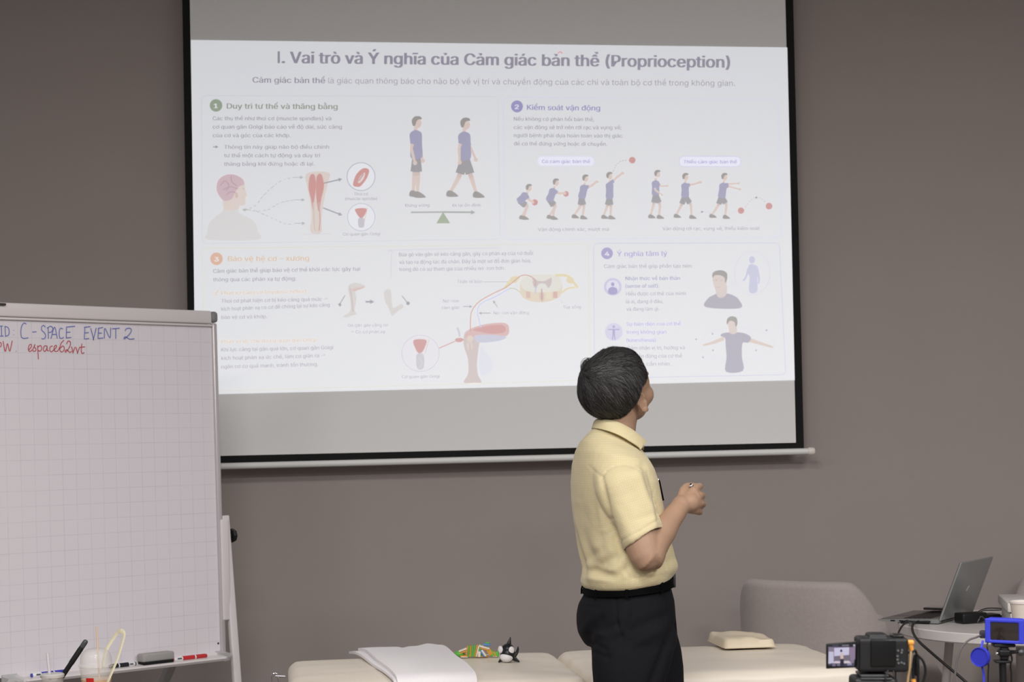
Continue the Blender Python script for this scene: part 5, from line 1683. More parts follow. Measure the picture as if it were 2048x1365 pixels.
AA = math.radians(12)                          # his chest points to the right of the picture and a little away
FW = np.array([math.cos(AA), math.sin(AA), 0]); RT = np.array([math.sin(AA), -math.cos(AA), 0]); ZZ = np.array([0, 0, 1.0])
M_skin = mat('skin', (166, 134, 111), rough=0.5, spec=0.35, noise=0.05, nscale=30, bump=0.05, bscale=220)
_b = M_skin.node_tree.nodes['Principled BSDF']
_b.inputs['Subsurface Weight'].default_value = 0.12
_b.inputs['Subsurface Radius'].default_value = (0.012, 0.005, 0.003)
M_hair = [mat('hair_black', (30, 29, 29), rough=0.55, spec=0.3), mat('hair_dark_grey', (56, 55, 55), rough=0.55, spec=0.3), mat('hair_grey', (86, 84, 84), rough=0.5, spec=0.35)]
M_trou = mat('black_trouser_cloth', (20, 20, 24), rough=0.9, spec=0.2, noise=0.08, nscale=30, bump=0.12, bscale=120)
M_belt = mat('black_leather', (8, 8, 9), rough=0.8, spec=0.06)
# pale yellow shirting with a fine woven check
M_shirt = mat('pale_yellow_check', (238, 219, 164), rough=0.85, spec=0.2, sheen=0.15)
nt = M_shirt.node_tree
tc = nt.nodes.new('ShaderNodeTexCoord')
sep = nt.nodes.new('ShaderNodeSeparateXYZ'); nt.links.new(tc.outputs['Object'], sep.inputs[0])


def nm(op, a, b=None):
    n = nt.nodes.new('ShaderNodeMath'); n.operation = op
    for i, v in enumerate((a, b)):
        if v is None: continue
        if isinstance(v, (int, float)): n.inputs[i].default_value = v
        else: nt.links.new(v, n.inputs[i])
    return n.outputs[0]


uvn = nt.nodes.new('ShaderNodeUVMap'); uvn.uv_map = 'cloth'
sep = nt.nodes.new('ShaderNodeSeparateXYZ'); nt.links.new(uvn.outputs[0], sep.inputs[0])


def band(v, per, wdt):
    return nm('LESS_THAN', nm('FRACT', nm('DIVIDE', nm('ADD', v, 10.0), per)), wdt)


chk = nm('ADD', nm('MULTIPLY', band(sep.outputs[0], 0.0062, 0.34), 0.5), nm('MULTIPLY', band(sep.outputs[1], 0.0062, 0.34), 0.5))
nz = nt.nodes.new('ShaderNodeTexNoise'); nz.inputs['Scale'].default_value = 60; nt.links.new(tc.outputs['Object'], nz.inputs['Vector'])
chk = nm('MULTIPLY', chk, nm('ADD', nz.outputs['Fac'], 0.25))
mx = nt.nodes.new('ShaderNodeMix'); mx.data_type = 'RGBA'
mx.inputs[6].default_value = L3((207, 192, 149)); mx.inputs[7].default_value = L3((213, 203, 170))
nt.links.new(chk, mx.inputs[0]); nt.links.new(mx.outputs[2], nt.nodes['Principled BSDF'].inputs['Base Color'])
wv_ = nt.nodes.new('ShaderNodeTexNoise'); wv_.inputs['Scale'].default_value = 22; wv_.inputs['Detail'].default_value = 3
nt.links.new(tc.outputs['Object'], wv_.inputs['Vector'])
bp = nt.nodes.new('ShaderNodeBump'); bp.inputs['Strength'].default_value = 0.25; bp.inputs['Distance'].default_value = 0.012
nt.links.new(wv_.outputs['Fac'], bp.inputs['Height']); nt.links.new(bp.outputs[0], nt.nodes['Principled BSDF'].inputs['Normal'])


def ring(cen, hd, hw, n=48, tilt=0.0, ex=2.2, F_=None, R_=None, front=1.0):
    F_ = FW if F_ is None else F_; R_ = RT if R_ is None else R_
    out = []
    for k in range(n):
        t = 2 * math.pi * k / n
        c_, s_ = math.cos(t), math.sin(t)
        a = math.copysign(abs(c_) ** (2 / ex), c_) * hd; b_ = math.copysign(abs(s_) ** (2 / ex), s_) * hw
        out.append(np.array(cen) + F_ * a + R_ * b_ + ZZ * (tilt * a))
    return out


def level(py, L, R, hw, dd=0.0, tilt=0.04, ex=2.2, grow=0.0):
    cen = H((L + R) / 2, py, dd)
    half = (R - L) / 2 * ps + grow
    hw = hw + grow
    # half extent seen by the camera of a superellipse
    for hd in np.linspace(0.02, 0.25, 200):
        e = max(abs(hd * np.sign(math.cos(t)) * abs(math.cos(t)) ** (2 / ex) * FW[0] + hw * np.sign(math.sin(t)) * abs(math.sin(t)) ** (2 / ex) * RT[0]) for t in np.linspace(0, 2 * math.pi, 40))
        if e >= half: break
    return ring(cen, hd, hw, tilt=tilt, ex=ex)


TORSO = [  # py, left, right, half width across the shoulders
    (868, 1194, 1272, 0.060, 2.0), (876, 1186, 1278, 0.070, 2.0), (886, 1175, 1285, 0.090, 2.0), (899, 1161, 1292, 0.130, 2.0), (914, 1152, 1298, 0.166, 2.1),
    (935, 1145, 1305, 0.190, 2.2), (965, 1143, 1313, 0.198, 2.2), (1000, 1144, 1320, 0.196, 2.2), (1040, 1149, 1328, 0.190, 2.2),
    (1080, 1157, 1338, 0.184, 2.2), (1110, 1164, 1343, 0.184, 2.2), (1128, 1168, 1345, 0.186, 2.2), (1143, 1165, 1344, 0.188, 2.2),
    (1155, 1162, 1341, 0.189, 2.2), (1164, 1165, 1338, 0.184, 2.2), (1170, 1174, 1332, 0.172, 2.2)]


def tilt_at(py): return 0.02 + 0.10 * min(1, max(0, (py - 1000) / 170)) - 0.46 * min(1, max(0, (950 - py) / 80))


def torso_rings(grow=0.0):
    return [level(py, L, R, hw, tilt=tilt_at(py), ex=ex, grow=grow) for py, L, R, hw, ex in TORSO]


# joints of the arms
SHR = H(1241, 958, -0.150); ELR = H(1292, 1109, -0.205); WRR = H(1362, 1012, -0.085)
SHL = H(1212, 962, 0.165); ELL_ = H(1200, 1130, 0.21); WRL = H(1236, 1262, 0.17)

# ---- shirt: torso and sleeves as one surface
b = MB()
b.loft(torso_rings())
axis_r = nrm(ELR - SHR)
hemc = H(1287, 1081, -0.19)
HE1 = nrm(H(1325, 1058, -0.19) - H(1249, 1104, -0.19)); HE2 = nrm(np.cross(axis_r, HE1)); HAX = nrm(np.cross(HE1, HE2))
if np.dot(HAX, axis_r) < 0: HAX = -HAX


def sl_ring(c_, ra, rb_, n=36, blend=1.0):
    a1 = nrm(HE1 * blend + nrm(np.cross(HE2, axis_r) * (1 if np.dot(np.cross(HE2, axis_r), HE1) > 0 else -1)) * (1 - blend))
    return [np.array(c_) + a1 * ra * math.cos(2 * math.pi * k / n) + HE2 * rb_ * math.sin(2 * math.pi * k / n) for k in range(n)]


sp = catmull([SHR - axis_r * 0.035 + np.array([-0.01, 0.03, 0.0]), SHR + axis_r * 0.01, SHR + (hemc - SHR) * 0.35, SHR + (hemc - SHR) * 0.70, hemc], 5)
srings = []
for i, c_ in enumerate(sp):
    t_ = i / 20
    ra = np.interp(t_, [0, 0.25, 0.5, 0.8, 0.84, 1.0], [0.058, 0.073, 0.070, 0.0605, 0.0625, 0.0615]); rb_ = np.interp(t_, [0, 0.25, 0.5, 1.0], [0.056, 0.066, 0.064, 0.060])
    srings.append(sl_ring(c_, ra, rb_, blend=t_))
for k_, (up_, dr) in enumerate(((0.0, 0.0075), (0.012, 0.0078), (0.030, 0.008))):
    srings.append(sl_ring(hemc - HAX * up_, 0.0615 - dr, 0.060 - dr))
b.loft(srings)
axis_l = nrm(ELL_ - SHL)
heml = SHL + (ELL_ - SHL) * 0.72
b.tube(catmull([SHL - axis_l * 0.04 + np.array([0.0, -0.03, 0.0]), SHL, SHL + (ELL_ - SHL) * 0.35, heml], 6), [0.058 + 0.012 * min(1, i / 5) if i < 8 else 0.070 - 0.008 * (i - 8) / 10 for i in range(19)], 28)
shirt_me = remesh(b, 0.0040, 9)
co = get_co(shirt_me); no = get_no(shirt_me)
px, zz = to_px(co)
facing = np.clip(-(no @ nrm(f0)), 0, 1)


def seg_d(p, a, c_):
    a = np.array(a, float); c_ = np.array(c_, float); ab = c_ - a
    t = np.clip(((p - a) @ ab) / (ab @ ab), 0, 1)
    q_ = a + t[:, None] * ab
    return np.linalg.norm(p - q_, axis=1), t


disp = np.zeros(len(co))
FOLDS = [  # a, b, width px, depth mm (minus is a groove)
    ((1204, 956), (1222, 1040), 5, -6), ((1222, 1040), (1238, 1098), 6, -9), ((1196, 965), (1206, 1060), 9, 5), ((1212, 1066), (1226, 1120), 10, 5),
    ((1236, 1110), (1180, 1150), 9, -6), ((1250, 1118), (1210, 1158), 8, 5), ((1262, 1128), (1232, 1160), 7, -5), ((1240, 1104), (1250, 1150), 8, 4),
    ((1172, 1060), (1200, 1140), 14, 4), ((1160, 1000), (1182, 1100), 12, -4), ((1300, 1150), (1342, 1120), 8, -5), ((1280, 1150), (1330, 1142), 6, 4),
    ((1188, 1146), (1240, 1152), 7, -6), ((1170, 1158), (1230, 1164), 6, 5), ((1286, 930), (1322, 1050), 7, -7), ((1276, 940), (1306, 1040), 8, 5),
    ((1250, 965), (1296, 1050), 12, -3), ((1225, 990), (1262, 1080), 12, 3), ((1300, 985), (1312, 1050), 6, 5), ((1262, 1040), (1318, 1030), 9, -2.5),
    ((1205, 1100), (1176, 1120), 8, -4), ((1178, 1128), (1218, 1140), 7, 4)]
for a, c_, w, dpt in FOLDS:
    d_, t_ = seg_d(px, a, c_)
    disp += dpt / 1000 * np.exp(-(d_ / w) ** 2) * (facing > 0.05) * (0.35 + 0.65 * np.sin(np.pi * np.clip(t_, 0.04, 0.96)))
# seams: yoke, armhole, back yoke
for pts in ([(1177, 932), (1190, 944), (1204, 954)], [(1203, 957), (1212, 943), (1228, 933), (1248, 929), (1266, 934), (1280, 943)]):
    for a, c_ in zip(pts[:-1], pts[1:]):
        d_, t_ = seg_d(px, a, c_)
        disp += -0.0014 * np.exp(-(d_ / 2.2) ** 2) * (facing > 0.05)
for a, c_ in (((1240, 1084), (1278, 1064)), ((1278, 1064), (1316, 1040))):
    d_, t_ = seg_d(px, a, c_)
    disp += -0.0018 * np.exp(-(d_ / 2.0) ** 2) * (facing > 0.05)
# blousing above the belt
disp += 0.008 * np.exp(-((px[:, 1] - 1146 + 0.10 * (px[:, 0] - 1250)) / 18) ** 2) * (0.5 + 0.5 * np.sin(px[:, 0] / 9.0 + 2 * np.sin(px[:, 1] / 25)))
ang_ = np.arctan2((co - H(1250, 1100)) @ RT, (co - H(1250, 1100)) @ FW)
disp += 0.004 * np.exp(-((px[:, 1] - 1110) / 45) ** 2) * np.sin(9 * ang_ + px[:, 1] / 22)
co = co + no * disp[:, None]
set_co(shirt_me, co)

# ---- body: one continuous surface
bb = MB()
bb.loft(torso_rings(-0.022))
HC = H(1236, 778, 0.0)                          # middle of the head
hb_ = math.radians(35); hp = math.radians(20)
HF = np.array([math.sin(hb_) * math.cos(hp), math.cos(hb_) * math.cos(hp), math.sin(hp)])
HR = np.array([math.cos(hb_), -math.sin(hb_), 0.0]); HU = np.cross(HR, HF)
RH = np.stack([HR, HF, HU], 1)


def HD(x, y, z): return HC + HR * x + HF * y + HU * z


# head
bb.ell(HD(0, -0.006, 0.018), (0.073, 0.093, 0.085), RH, 32, 24)            # skull
bb.ell(HD(0, 0.030, -0.030), (0.062, 0.062, 0.075), RH, 28, 20)            # face
bb.ell(HD(0, 0.050, -0.080), (0.040, 0.040, 0.030), RH, 24, 16)            # chin
bb.ell(HD(0, 0.020, -0.066), (0.056, 0.052, 0.034), RH, 24, 16)            # jaw
for sx in (-1, 1):
    bb.ell(HD(sx * 0.047, 0.050, -0.037), (0.026, 0.032, 0.030), RH)       # cheek
    bb.ell(HD(sx * 0.042, 0.044, 0.004), (0.028, 0.036, 0.048), RH)       # temple
    bb.ell(HD(sx * 0.042, 0.030, -0.054), (0.022, 0.034, 0.024), RH)       # jaw side
    bb.ell(HD(sx * 0.030, 0.082, 0.014), (0.027, 0.014, 0.010), RH)        # brow
    bb.ell(HD(sx * 0.013, 0.097, -0.036), (0.010, 0.012, 0.008), RH)       # nostril wing
bb.tube([HD(0, 0.088, 0.008), HD(0, 0.100, -0.012), HD(0, 0.113, -0.032), HD(0, 0.100, -0.040)], [0.009, 0.0105, 0.012, 0.008], 14)  # nose
bb.ell(HD(0, 0.090, -0.056), (0.024, 0.011, 0.0062), RH); bb.ell(HD(0, 0.087, -0.066), (0.021, 0.012, 0.0072), RH)               # lips
for sx in (-1, 1):                              # ears
    Re = RH @ np.array(Matrix.Rotation(sx * math.radians(-26), 3, 'Z')) @ np.array(Matrix.Rotation(math.radians(10), 3, 'X'))
    ec = HD(sx * 0.073, -0.014, -0.036)
    pts = [ec + Re @ np.array([sx * 0.004, 0.013 * math.cos(t) * (1.1 if math.sin(t) > 0 else 0.75), 0.029 * math.sin(t)]) for t in np.linspace(0.3, 2 * math.pi - 0.15, 22)]
    bb.tube(pts, [0.0048] * 22, 8)
    bb.ell(ec + Re @ np.array([sx * 0.0, 0.002, 0.0]), (0.0042, 0.012, 0.026), Re)
    bb.ell(ec + Re @ np.array([sx * 0.002, 0.006, -0.026]), (0.006, 0.008, 0.009), Re)
    bb.ell(ec + Re @ np.array([sx * 0.004, 0.012, -0.004]), (0.005, 0.004, 0.007), Re)
# neck
bb.tube(catmull([H(1226, 900, 0.0), H(1229, 868, 0.0), HD(0, -0.022, -0.062), HD(0, -0.006, -0.03)], 5), [(0.066 - 0.012 * min(1, i / 8), 0.064 - 0.010 * min(1, i / 8)) for i in range(16)], 24)


def limb(mb_, pts, rads, n=20, k_=5):
    pp = catmull(pts, k_)
    rr = []
    for i in range(len(pts) - 1):
        for j in range(k_):
            t = j / k_; t = t * t * (3 - 2 * t)
            rr.append(rads[i] + (rads[i + 1] - rads[i]) * t)
    rr.append(rads[-1])
    mb_.tube(pp, rr, n)


fa = WRR - ELR
limb(bb, [SHR, SHR + (ELR - SHR) * 0.4, SHR + (ELR - SHR) * 0.78, ELR + nrm(ELR - SHR) * 0.010, ELR + fa * 0.16, ELR + fa * 0.42, ELR + fa * 0.75, WRR], [0.052, 0.050, 0.048, 0.043, 0.0435, 0.0385, 0.0295, 0.0258])
bb.ell(ELR + nrm(ELR - SHR) * 0.006 + nrm(ELR - WRR) * 0.006, (0.036, 0.036, 0.036))
bb.ell(WRR, (0.0275, 0.0265, 0.0275))
limb(bb, [SHL, SHL + (ELL_ - SHL) * 0.5, ELL_, ELL_ + (WRL - ELL_) * 0.35, WRL], [0.055, 0.050, 0.041, 0.042, 0.026])


def hand(mb_, wrist, kn, palm_n, fingers, thumb, pr):
    """palm from wrist to the four knuckles, each finger a chain of its own"""
    kn = [np.array(k_) for k_ in kn]
    for k_, r_ in zip(kn, pr):
        limb(mb_, [wrist + (k_ - wrist) * 0.02, wrist + (k_ - wrist) * 0.5, k_], [r_ * 1.25, r_ * 1.25, r_], 14, 4)
    mid = sum(kn) / 4
    mb_.ell(wrist + (mid - wrist) * 0.55, (0.028, 0.026, 0.028))
    for f_ in fingers: limb(mb_, f_[0], f_[1], 12, 4)
    limb(mb_, thumb[0], thumb[1], 12, 4)


# right hand: a loose fist round a marker, back of the hand towards the camera
KR = [H(1390, 979, -0.060), H(1398, 992, -0.066), H(1400, 1007, -0.066), H(1395, 1022, -0.060)]
PIP = [H(1400, 973, -0.022), H(1405, 992, -0.026), H(1406, 1010, -0.028), H(1400, 1026, -0.026)]
DIP = [H(1389, 975, -0.004), H(1389, 992, -0.004), H(1390, 1009, -0.006), H(1387, 1023, -0.008)]
TIP = [H(1378, 979, -0.018), H(1378, 994, -0.022), H(1379, 1009, -0.024), H(1378, 1020, -0.022)]
hand(bb, WRR, KR, None,
     [([KR[i], PIP[i], DIP[i], TIP[i]], [r_, r_ * 0.95, r_ * 0.9, r_ * 0.8]) for i, r_ in enumerate((0.0100, 0.0102, 0.0098, 0.0088))],
     ([H(1362, 1000, -0.072), H(1366, 984, -0.056), H(1374, 974, -0.036), H(1386, 973, -0.020), H(1394, 974, -0.012)], [0.014, 0.0125, 0.0108, 0.0098, 0.0080]),
     (0.0125, 0.0132, 0.0130, 0.0120))
# left hand: hanging relaxed in front of the far thigh
ax = nrm(WRL - ELL_); ax = nrm(ax + np.array([0.0, 0, -0.6])); sd_ = FW
KL = [WRL + ax * 0.080 + FW * o_ + RT * -0.01 for o_ in (0.030, 0.010, -0.010, -0.028)]
fl_ = []
for i, ln in enumerate((0.070, 0.078, 0.073, 0.058)):
    a_ = KL[i]; b_ = a_ + ax * ln * 0.48 + RT * -0.004; c_ = b_ + ax * ln * 0.30 + RT * 0.010; d_ = c_ + ax * ln * 0.20 + RT * 0.013
    fl_.append(([a_, b_, c_, d_], [0.0096, 0.0090, 0.0085, 0.0072]))
hand(bb, WRL, KL, None, fl_, ([WRL + ax * 0.02 + FW * 0.02, WRL + ax * 0.05 + FW * 0.046 + RT * 0.01, WRL + ax * 0.085 + FW * 0.05 + RT * 0.02, WRL + ax * 0.105 + FW * 0.046 + RT * 0.026], [0.014, 0.012, 0.0105, 0.0085]), (0.012, 0.0125, 0.012, 0.011))

# hips and legs
HIPS = [(1172, 1174, 1334, 0.166), (1186, 1169, 1340, 0.172), (1205, 1158, 1346, 0.176), (1230, 1154, 1348, 0.178), (1255, 1155, 1350, 0.178), (1275, 1162, 1352, 0.174), (1292, 1172, 1350, 0.168)]
KNR = H(1262, 1560, -0.085); ANR = H(1258, 1845, -0.09); KNL = H(1300, 1555, 0.095); ANL = H(1296, 1845, 0.10)
HPR = H(1262, 1285, -0.085); HPL = H(1272, 1285, 0.085)
for s_ in (HPR, HPL): pass
ANR[2] = 0.085; ANL[2] = 0.085
bb.loft([level(py, L, R, hw, tilt=0.09 * max(0, 1 - (py - 1172) / 60), grow=-0.022) for py, L, R, hw in HIPS])
for hp_, kn_, an_ in ((HPR, KNR, ANR), (HPL, KNL, ANL)):
    limb(bb, [hp_, hp_ + (kn_ - hp_) * 0.5, kn_, kn_ + (an_ - kn_) * 0.35, an_], [0.080, 0.068, 0.050, 0.050, 0.034])
    ft = nrm(FW + np.array([0, 0.12, 0]))
    limb(bb, [an_ + ft * -0.03 + ZZ * -0.045, an_ + ft * 0.04 + ZZ * -0.04, an_ + ft * 0.13 + ZZ * -0.058, an_ + ft * 0.165 + ZZ * -0.06], [0.026, 0.030, 0.024, 0.016])
body_me = remesh(bb, 0.0038, 5)
# eye sockets pressed in a little
co = get_co(body_me); rel = (co - HC) @ RH
for sx in (-1, 1):
    d_ = np.linalg.norm(rel - np.array([sx * 0.030, 0.090, -0.002]), axis=1)
    co -= HF * (0.007 * np.exp(-(d_ / 0.013) ** 2))[:, None]
d_ = np.abs(rel[:, 2] + 0.0605); m_ = (rel[:, 1] > 0.07) & (np.abs(rel[:, 0]) < 0.022)
co -= HF * (0.003 * np.exp(-(d_ / 0.003) ** 2) * m_)[:, None]
set_co(body_me, co)
base = np.array([H(1262, 1300)[0], H(1262, 1300)[1], 0.0])
body_me.materials.append(M_skin)
man_ = place('person', body_me, None, True, base, angle=0)
tag(man_, 'grey-haired man in a pale yellow short-sleeved shirt and black trousers, back to the camera, looking up at the slide', 'person')
man_['label'] = 'man with grey hair in yellow shirt and black trousers, looking up at the slide'

shirt_me.materials.append(M_shirt)


def cloth_uv(me, uv):
    """uv (n, 2) per vertex in metres along and up the cloth"""
    lay = me.uv_layers.new(name='cloth')
    lv = np.empty(len(me.loops), np.int32); me.loops.foreach_get('vertex_index', lv)
    out_ = uv[lv].copy()
    pst = np.empty(len(me.polygons), np.int32); me.polygons.foreach_get('loop_start', pst)
    ptot = np.empty(len(me.polygons), np.int32); me.polygons.foreach_get('loop_total', ptot)
    first = np.repeat(out_[pst], ptot, axis=0)
    wide = np.abs(out_[:, 0] - first[:, 0]) > 0.2
    out_[wide, 0] = first[wide, 0]
    lay.data.foreach_set('uv', np.ascontiguousarray(out_, np.float32).ravel())


co = get_co(shirt_me)
cx_ = H(1248, 1000)
rel_ = co - cx_
uv = np.stack([np.arctan2(rel_ @ RT, rel_ @ FW * -1.4) * 0.155, co[:, 2]], 1)
for s0_, e0_ in ((SHR, hemc), (SHL, heml)):
    ax_ = nrm(e0_ - s0_); t_ = (co - s0_) @ ax_
    rv = co - s0_ - t_[:, None] * ax_
    e_a = nrm(np.cross(ax_, RT)); e_b = np.cross(ax_, e_a)
    arm_ = (np.linalg.norm(rv, axis=1) < 0.080) & (t_ > -0.03) & (np.abs((co - cx_) @ RT) > 0.11)
    uv[arm_] = np.stack([np.arctan2(rv @ e_b, rv @ e_a) * 0.066, t_], 1)[arm_]
cloth_uv(shirt_me, uv)
shirt = place('shirt', shirt_me, man_, True, angle=0)
for sx in (-1, 1):
    MB().ell(HD(sx * 0.030, 0.079, 0.000), (0.0115, 0.0115, 0.0115)).build('eye', mat('eye_white', (226, 222, 216), rough=0.2), man_, angle=0)

# ---- collar: a folded band round the neck
CC0 = H(1241, 866, 0.0)
ZN = H(1192, 839, 0.0)[2]


def collar_edge(ph, w, lift=0.0, out=0.0):
    ph = ph * (1 - 0.235 * w * min(1.0, abs(ph) / 2.5) ** 5)
    return collar_pt(ph, w, lift, out)


def collar_pt(ph, w, lift=0.0, out=0.0):
    """ph = 0 at the nape, +-pi at the throat; w = 0 on the fold, 1 on the lower edge; negative w inside the stand"""
    fn = -math.cos(ph); sn = math.sin(ph)
    zu = ZN - 0.0206 - 0.03785 * fn - 0.01725 * fn * fn
    zl = ZN - 0.0630 - 0.0526 * fn - 0.0144 * fn * fn
    bu, fu, su = 0.0655, 0.077, 0.060
    bl_, fl2, sl2 = 0.0745, 0.090, 0.090
    ru = fu if fn > 0 else bu; rl = fl2 if fn > 0 else bl_
    r_f = ru + (rl - ru) * w + out; r_s = su + (sl2 - su) * (w ** 0.8 if w > 0 else w) + out
    return np.array([CC0[0], CC0[1], 0]) + FW * (fn * r_f) + RT * (sn * r_s) + ZZ * (zu + (zl - zu) * w + lift)


inner, outer = [], []
N = 61
rows = [[] for _ in range(9)]
for i in range(N):
    ph = -2.50 + 5.00 * i / (N - 1)
    tip = max(0.0, (abs(ph) - 1.9) / 0.6)
    prof = [collar_edge(ph, 0.0, -0.026, -0.0075), collar_edge(ph, 0.0, -0.004, -0.0055), collar_edge(ph, 0.0, 0.0008, -0.0020), collar_edge(ph, 0.06, 0.0005, 0.0018),
            collar_edge(ph, 0.35, 0.0035, 0.0035), collar_edge(ph, 0.70, 0.003, 0.004), collar_edge(ph, 1.0 + 0.10 * tip, 0.001, 0.004), collar_edge(ph, 1.0 + 0.10 * tip, -0.001, 0.0015), collar_edge(ph, 0.5, -0.006, -0.001)]
    for k_, p in enumerate(prof): rows[k_].append(p)
b = MB()
V = [p for r_ in rows for p in r_]
F_ = []
for k_ in range(len(rows)):
    kn_ = (k_ + 1) % len(rows)
    for i in range(N - 1): F_.append((k_ * N + i, k_ * N + i + 1, kn_ * N + i + 1, kn_ * N + i))
F_.append(tuple(k_ * N for k_ in range(len(rows)))); F_.append(tuple(k_ * N + N - 1 for k_ in range(len(rows))))
b.add(V, F_)
col_ = b.build('collar', M_shirt, man_, angle=50, fix=False)
cloth_uv(col_.data, np.array([[(i % N) * 0.0075, (0, 0.02, 0.03, 0.032, 0.044, 0.058, 0.072, 0.074, 0.09)[i // N]] for i in range(len(col_.data.vertices))]))
# ---- trousers
tb = MB()
tb.loft([level(py, L, R, hw, tilt=0.10 * max(0, 1 - (py - 1172) / 60)) for py, L, R, hw in HIPS])


def leg_rings(pts):
    out = []
    for c_, rf, rs in pts: out.append(ring(c_, rf, rs, n=36, ex=2.3))
    return out


tb.loft(leg_rings([(H(1262, 1262, -0.085), 0.112, 0.080), (H(1266, 1300, -0.088), 0.112, 0.088), (H(1262, 1335, -0.09), 0.105, 0.088), (H(1258, 1370, -0.09), 0.095, 0.086), (H(1258, 1460, -0.09), 0.086, 0.080), (KNR + FW * 0.004, 0.076, 0.070), (KNR + (ANR - KNR) * 0.5, 0.069, 0.064), (np.array([ANR[0], ANR[1], 0.035]) + FW * 0.008, 0.064, 0.062)]))
tb.loft(leg_rings([(H(1274, 1262, 0.085), 0.110, 0.080), (H(1285, 1300, 0.088), 0.108, 0.088), (H(1298, 1335, 0.09), 0.095, 0.088), (H(1305, 1370, 0.09), 0.086, 0.086), (H(1306, 1460, 0.09), 0.080, 0.080), (KNL + FW * 0.004, 0.074, 0.070), (KNL + (ANL - KNL) * 0.5, 0.067, 0.064), (np.array([ANL[0], ANL[1], 0.035]) + FW * 0.008, 0.062, 0.062)]))
tr_me = remesh(tb, 0.0055, 10)
co = get_co(tr_me); no = get_no(tr_me); px, zz = to_px(co); fc = np.clip(-(no @ nrm(f0)), 0, 1)
disp = np.zeros(len(co))
for a, c_, w, dpt in (((1232, 1190), (1232, 1240), 2.5, -3), ((1232, 1240), (1243, 1272), 2.5, -5), ((1259, 1192), (1258, 1235), 2.5, -4), ((1258, 1235), (1244, 1276), 2.5, -5), ((1243, 1276), (1243, 1365), 2.5, -3),
                      ((1164, 1213), (1194, 1214), 2.2, -3), ((1176, 1275), (1200, 1240), 9, -6), ((1190, 1285), (1230, 1252), 9, -5), ((1168, 1262), (1190, 1232), 10, 5), ((1205, 1270), (1240, 1262), 9, 5),
                      ((1330, 1190), (1342, 1240), 2.5, -4), ((1350, 1252), (1300, 1375), 9, -8), ((1270, 1290), (1320, 1262), 10, 4), ((1262, 1262), (1330, 1232), 10, -4), ((1178, 1286), (1210, 1300), 5, -5), ((1184, 1306), (1216, 1316), 6, -4)):
    d_, t_ = seg_d(px, a, c_)
    disp += dpt / 1000 * np.exp(-(d_ / w) ** 2) * (fc > 0.05)
set_co(tr_me, co + no * disp[:, None])
tr_me.materials.append(M_trou)
trou = place('trousers', tr_me, man_, True, angle=0)
# belt and buckle
b = MB()
lo = level(1179, 1169, 1341, 0.174, tilt=0.098, grow=0.0015); hi = level(1163, 1173, 1337, 0.172, tilt=0.105, grow=0.0015)
lo2 = level(1179, 1169, 1341, 0.174, tilt=0.098, grow=0.0055); hi2 = level(1163, 1173, 1337, 0.172, tilt=0.105, grow=0.0055)
b.loft([lo, lo2, hi2, hi, lo], False, False)
belt = b.build('belt', M_belt, man_, angle=50)
bc = (np.array(lo2[0]) + np.array(hi2[0])) / 2
dn = nrm(np.array(hi2[0]) - np.array(lo2[0]))
Rk = np.stack([FW, RT, np.cross(FW, RT)], 1)
bkp = np.array([(np.array(lo2[k_]) + np.array(hi2[k_])) / 2 for k_ in (3, 4)])
MB().box(bc + FW * 0.006 + RT * 0.018, (0.008, 0.046, 0.042), 0.003, 2, np.stack([FW, RT, ZZ], 1)).build('buckle', mat('gunmetal', (92, 90, 96), rough=0.3, metal=0.9), belt)
for k_ in (9, 15, 21, 39, 33, 27):
    a_, c_ = np.array(lo2[k_]), np.array(hi2[k_])
    nrmv = nrm((a_ + c_) / 2 - H(1255, 1178))
    MB().tube([a_ + nrmv * 0.001 - ZZ * 0.004, (a_ + c_) / 2 + nrmv * 0.003, c_ + nrmv * 0.001 + ZZ * 0.002], [(0.005, 0.0015)] * 3, 8, ref=np.cross(nrmv, ZZ)).build('belt_loop', M_belt, trou)
# shoes
for an_ in (ANR, ANL):
    ft = nrm(FW + np.array([0, 0.12, 0])); sdv = np.cross(ZZ, ft)
    b = MB()
    rg = []
    for d, w, h in ((-0.062, 0.018, 0.05), (-0.055, 0.034, 0.07), (-0.02, 0.040, 0.078), (0.04, 0.043, 0.07), (0.10, 0.046, 0.05), (0.15, 0.042, 0.04), (0.19, 0.026, 0.03), (0.20, 0.010, 0.02)):
        c_ = np.array([an_[0], an_[1], 0.0]) + ft * d
        rg.append([c_ + sdv * w * math.copysign(abs(math.cos(t)) ** 0.7, math.cos(t)) + ZZ * (h / 2 + 0.001 + h / 2 * math.copysign(abs(math.sin(t)) ** 0.7, math.sin(t))) for t in np.linspace(0, 2 * math.pi, 20, endpoint=False)])
    b.loft(rg).build('shoe', M_belt, man_)

# ---- hair: a full cap plus thousands of combed strands
RXH, RYH, RZH = 0.093, 0.112, 0.100
HO = np.array([-0.001, -0.013, 0.018])         # centre of the cap in head space


def hairline(u):
    """0 on bare skin .. 1 well inside the hair, for unit directions u (n,3) in head space"""
    x, y, z = u[:, 0], u[:, 1], u[:, 2]
    el = np.arcsin(np.clip(z, -1, 1)); az = np.arctan2(np.abs(x), y)      # az 0 = face, pi = nape
    lim = np.interp(az, [0, 0.55, 0.85, 1.15, 1.45, 1.65, 1.95, 2.3, 2.7, math.pi], [0.50, 0.52, 0.30, -0.02, -0.16, -0.16, -0.66, -0.92, -1.00, -1.02])
    return np.clip((el - lim) / 0.10, 0, 1)


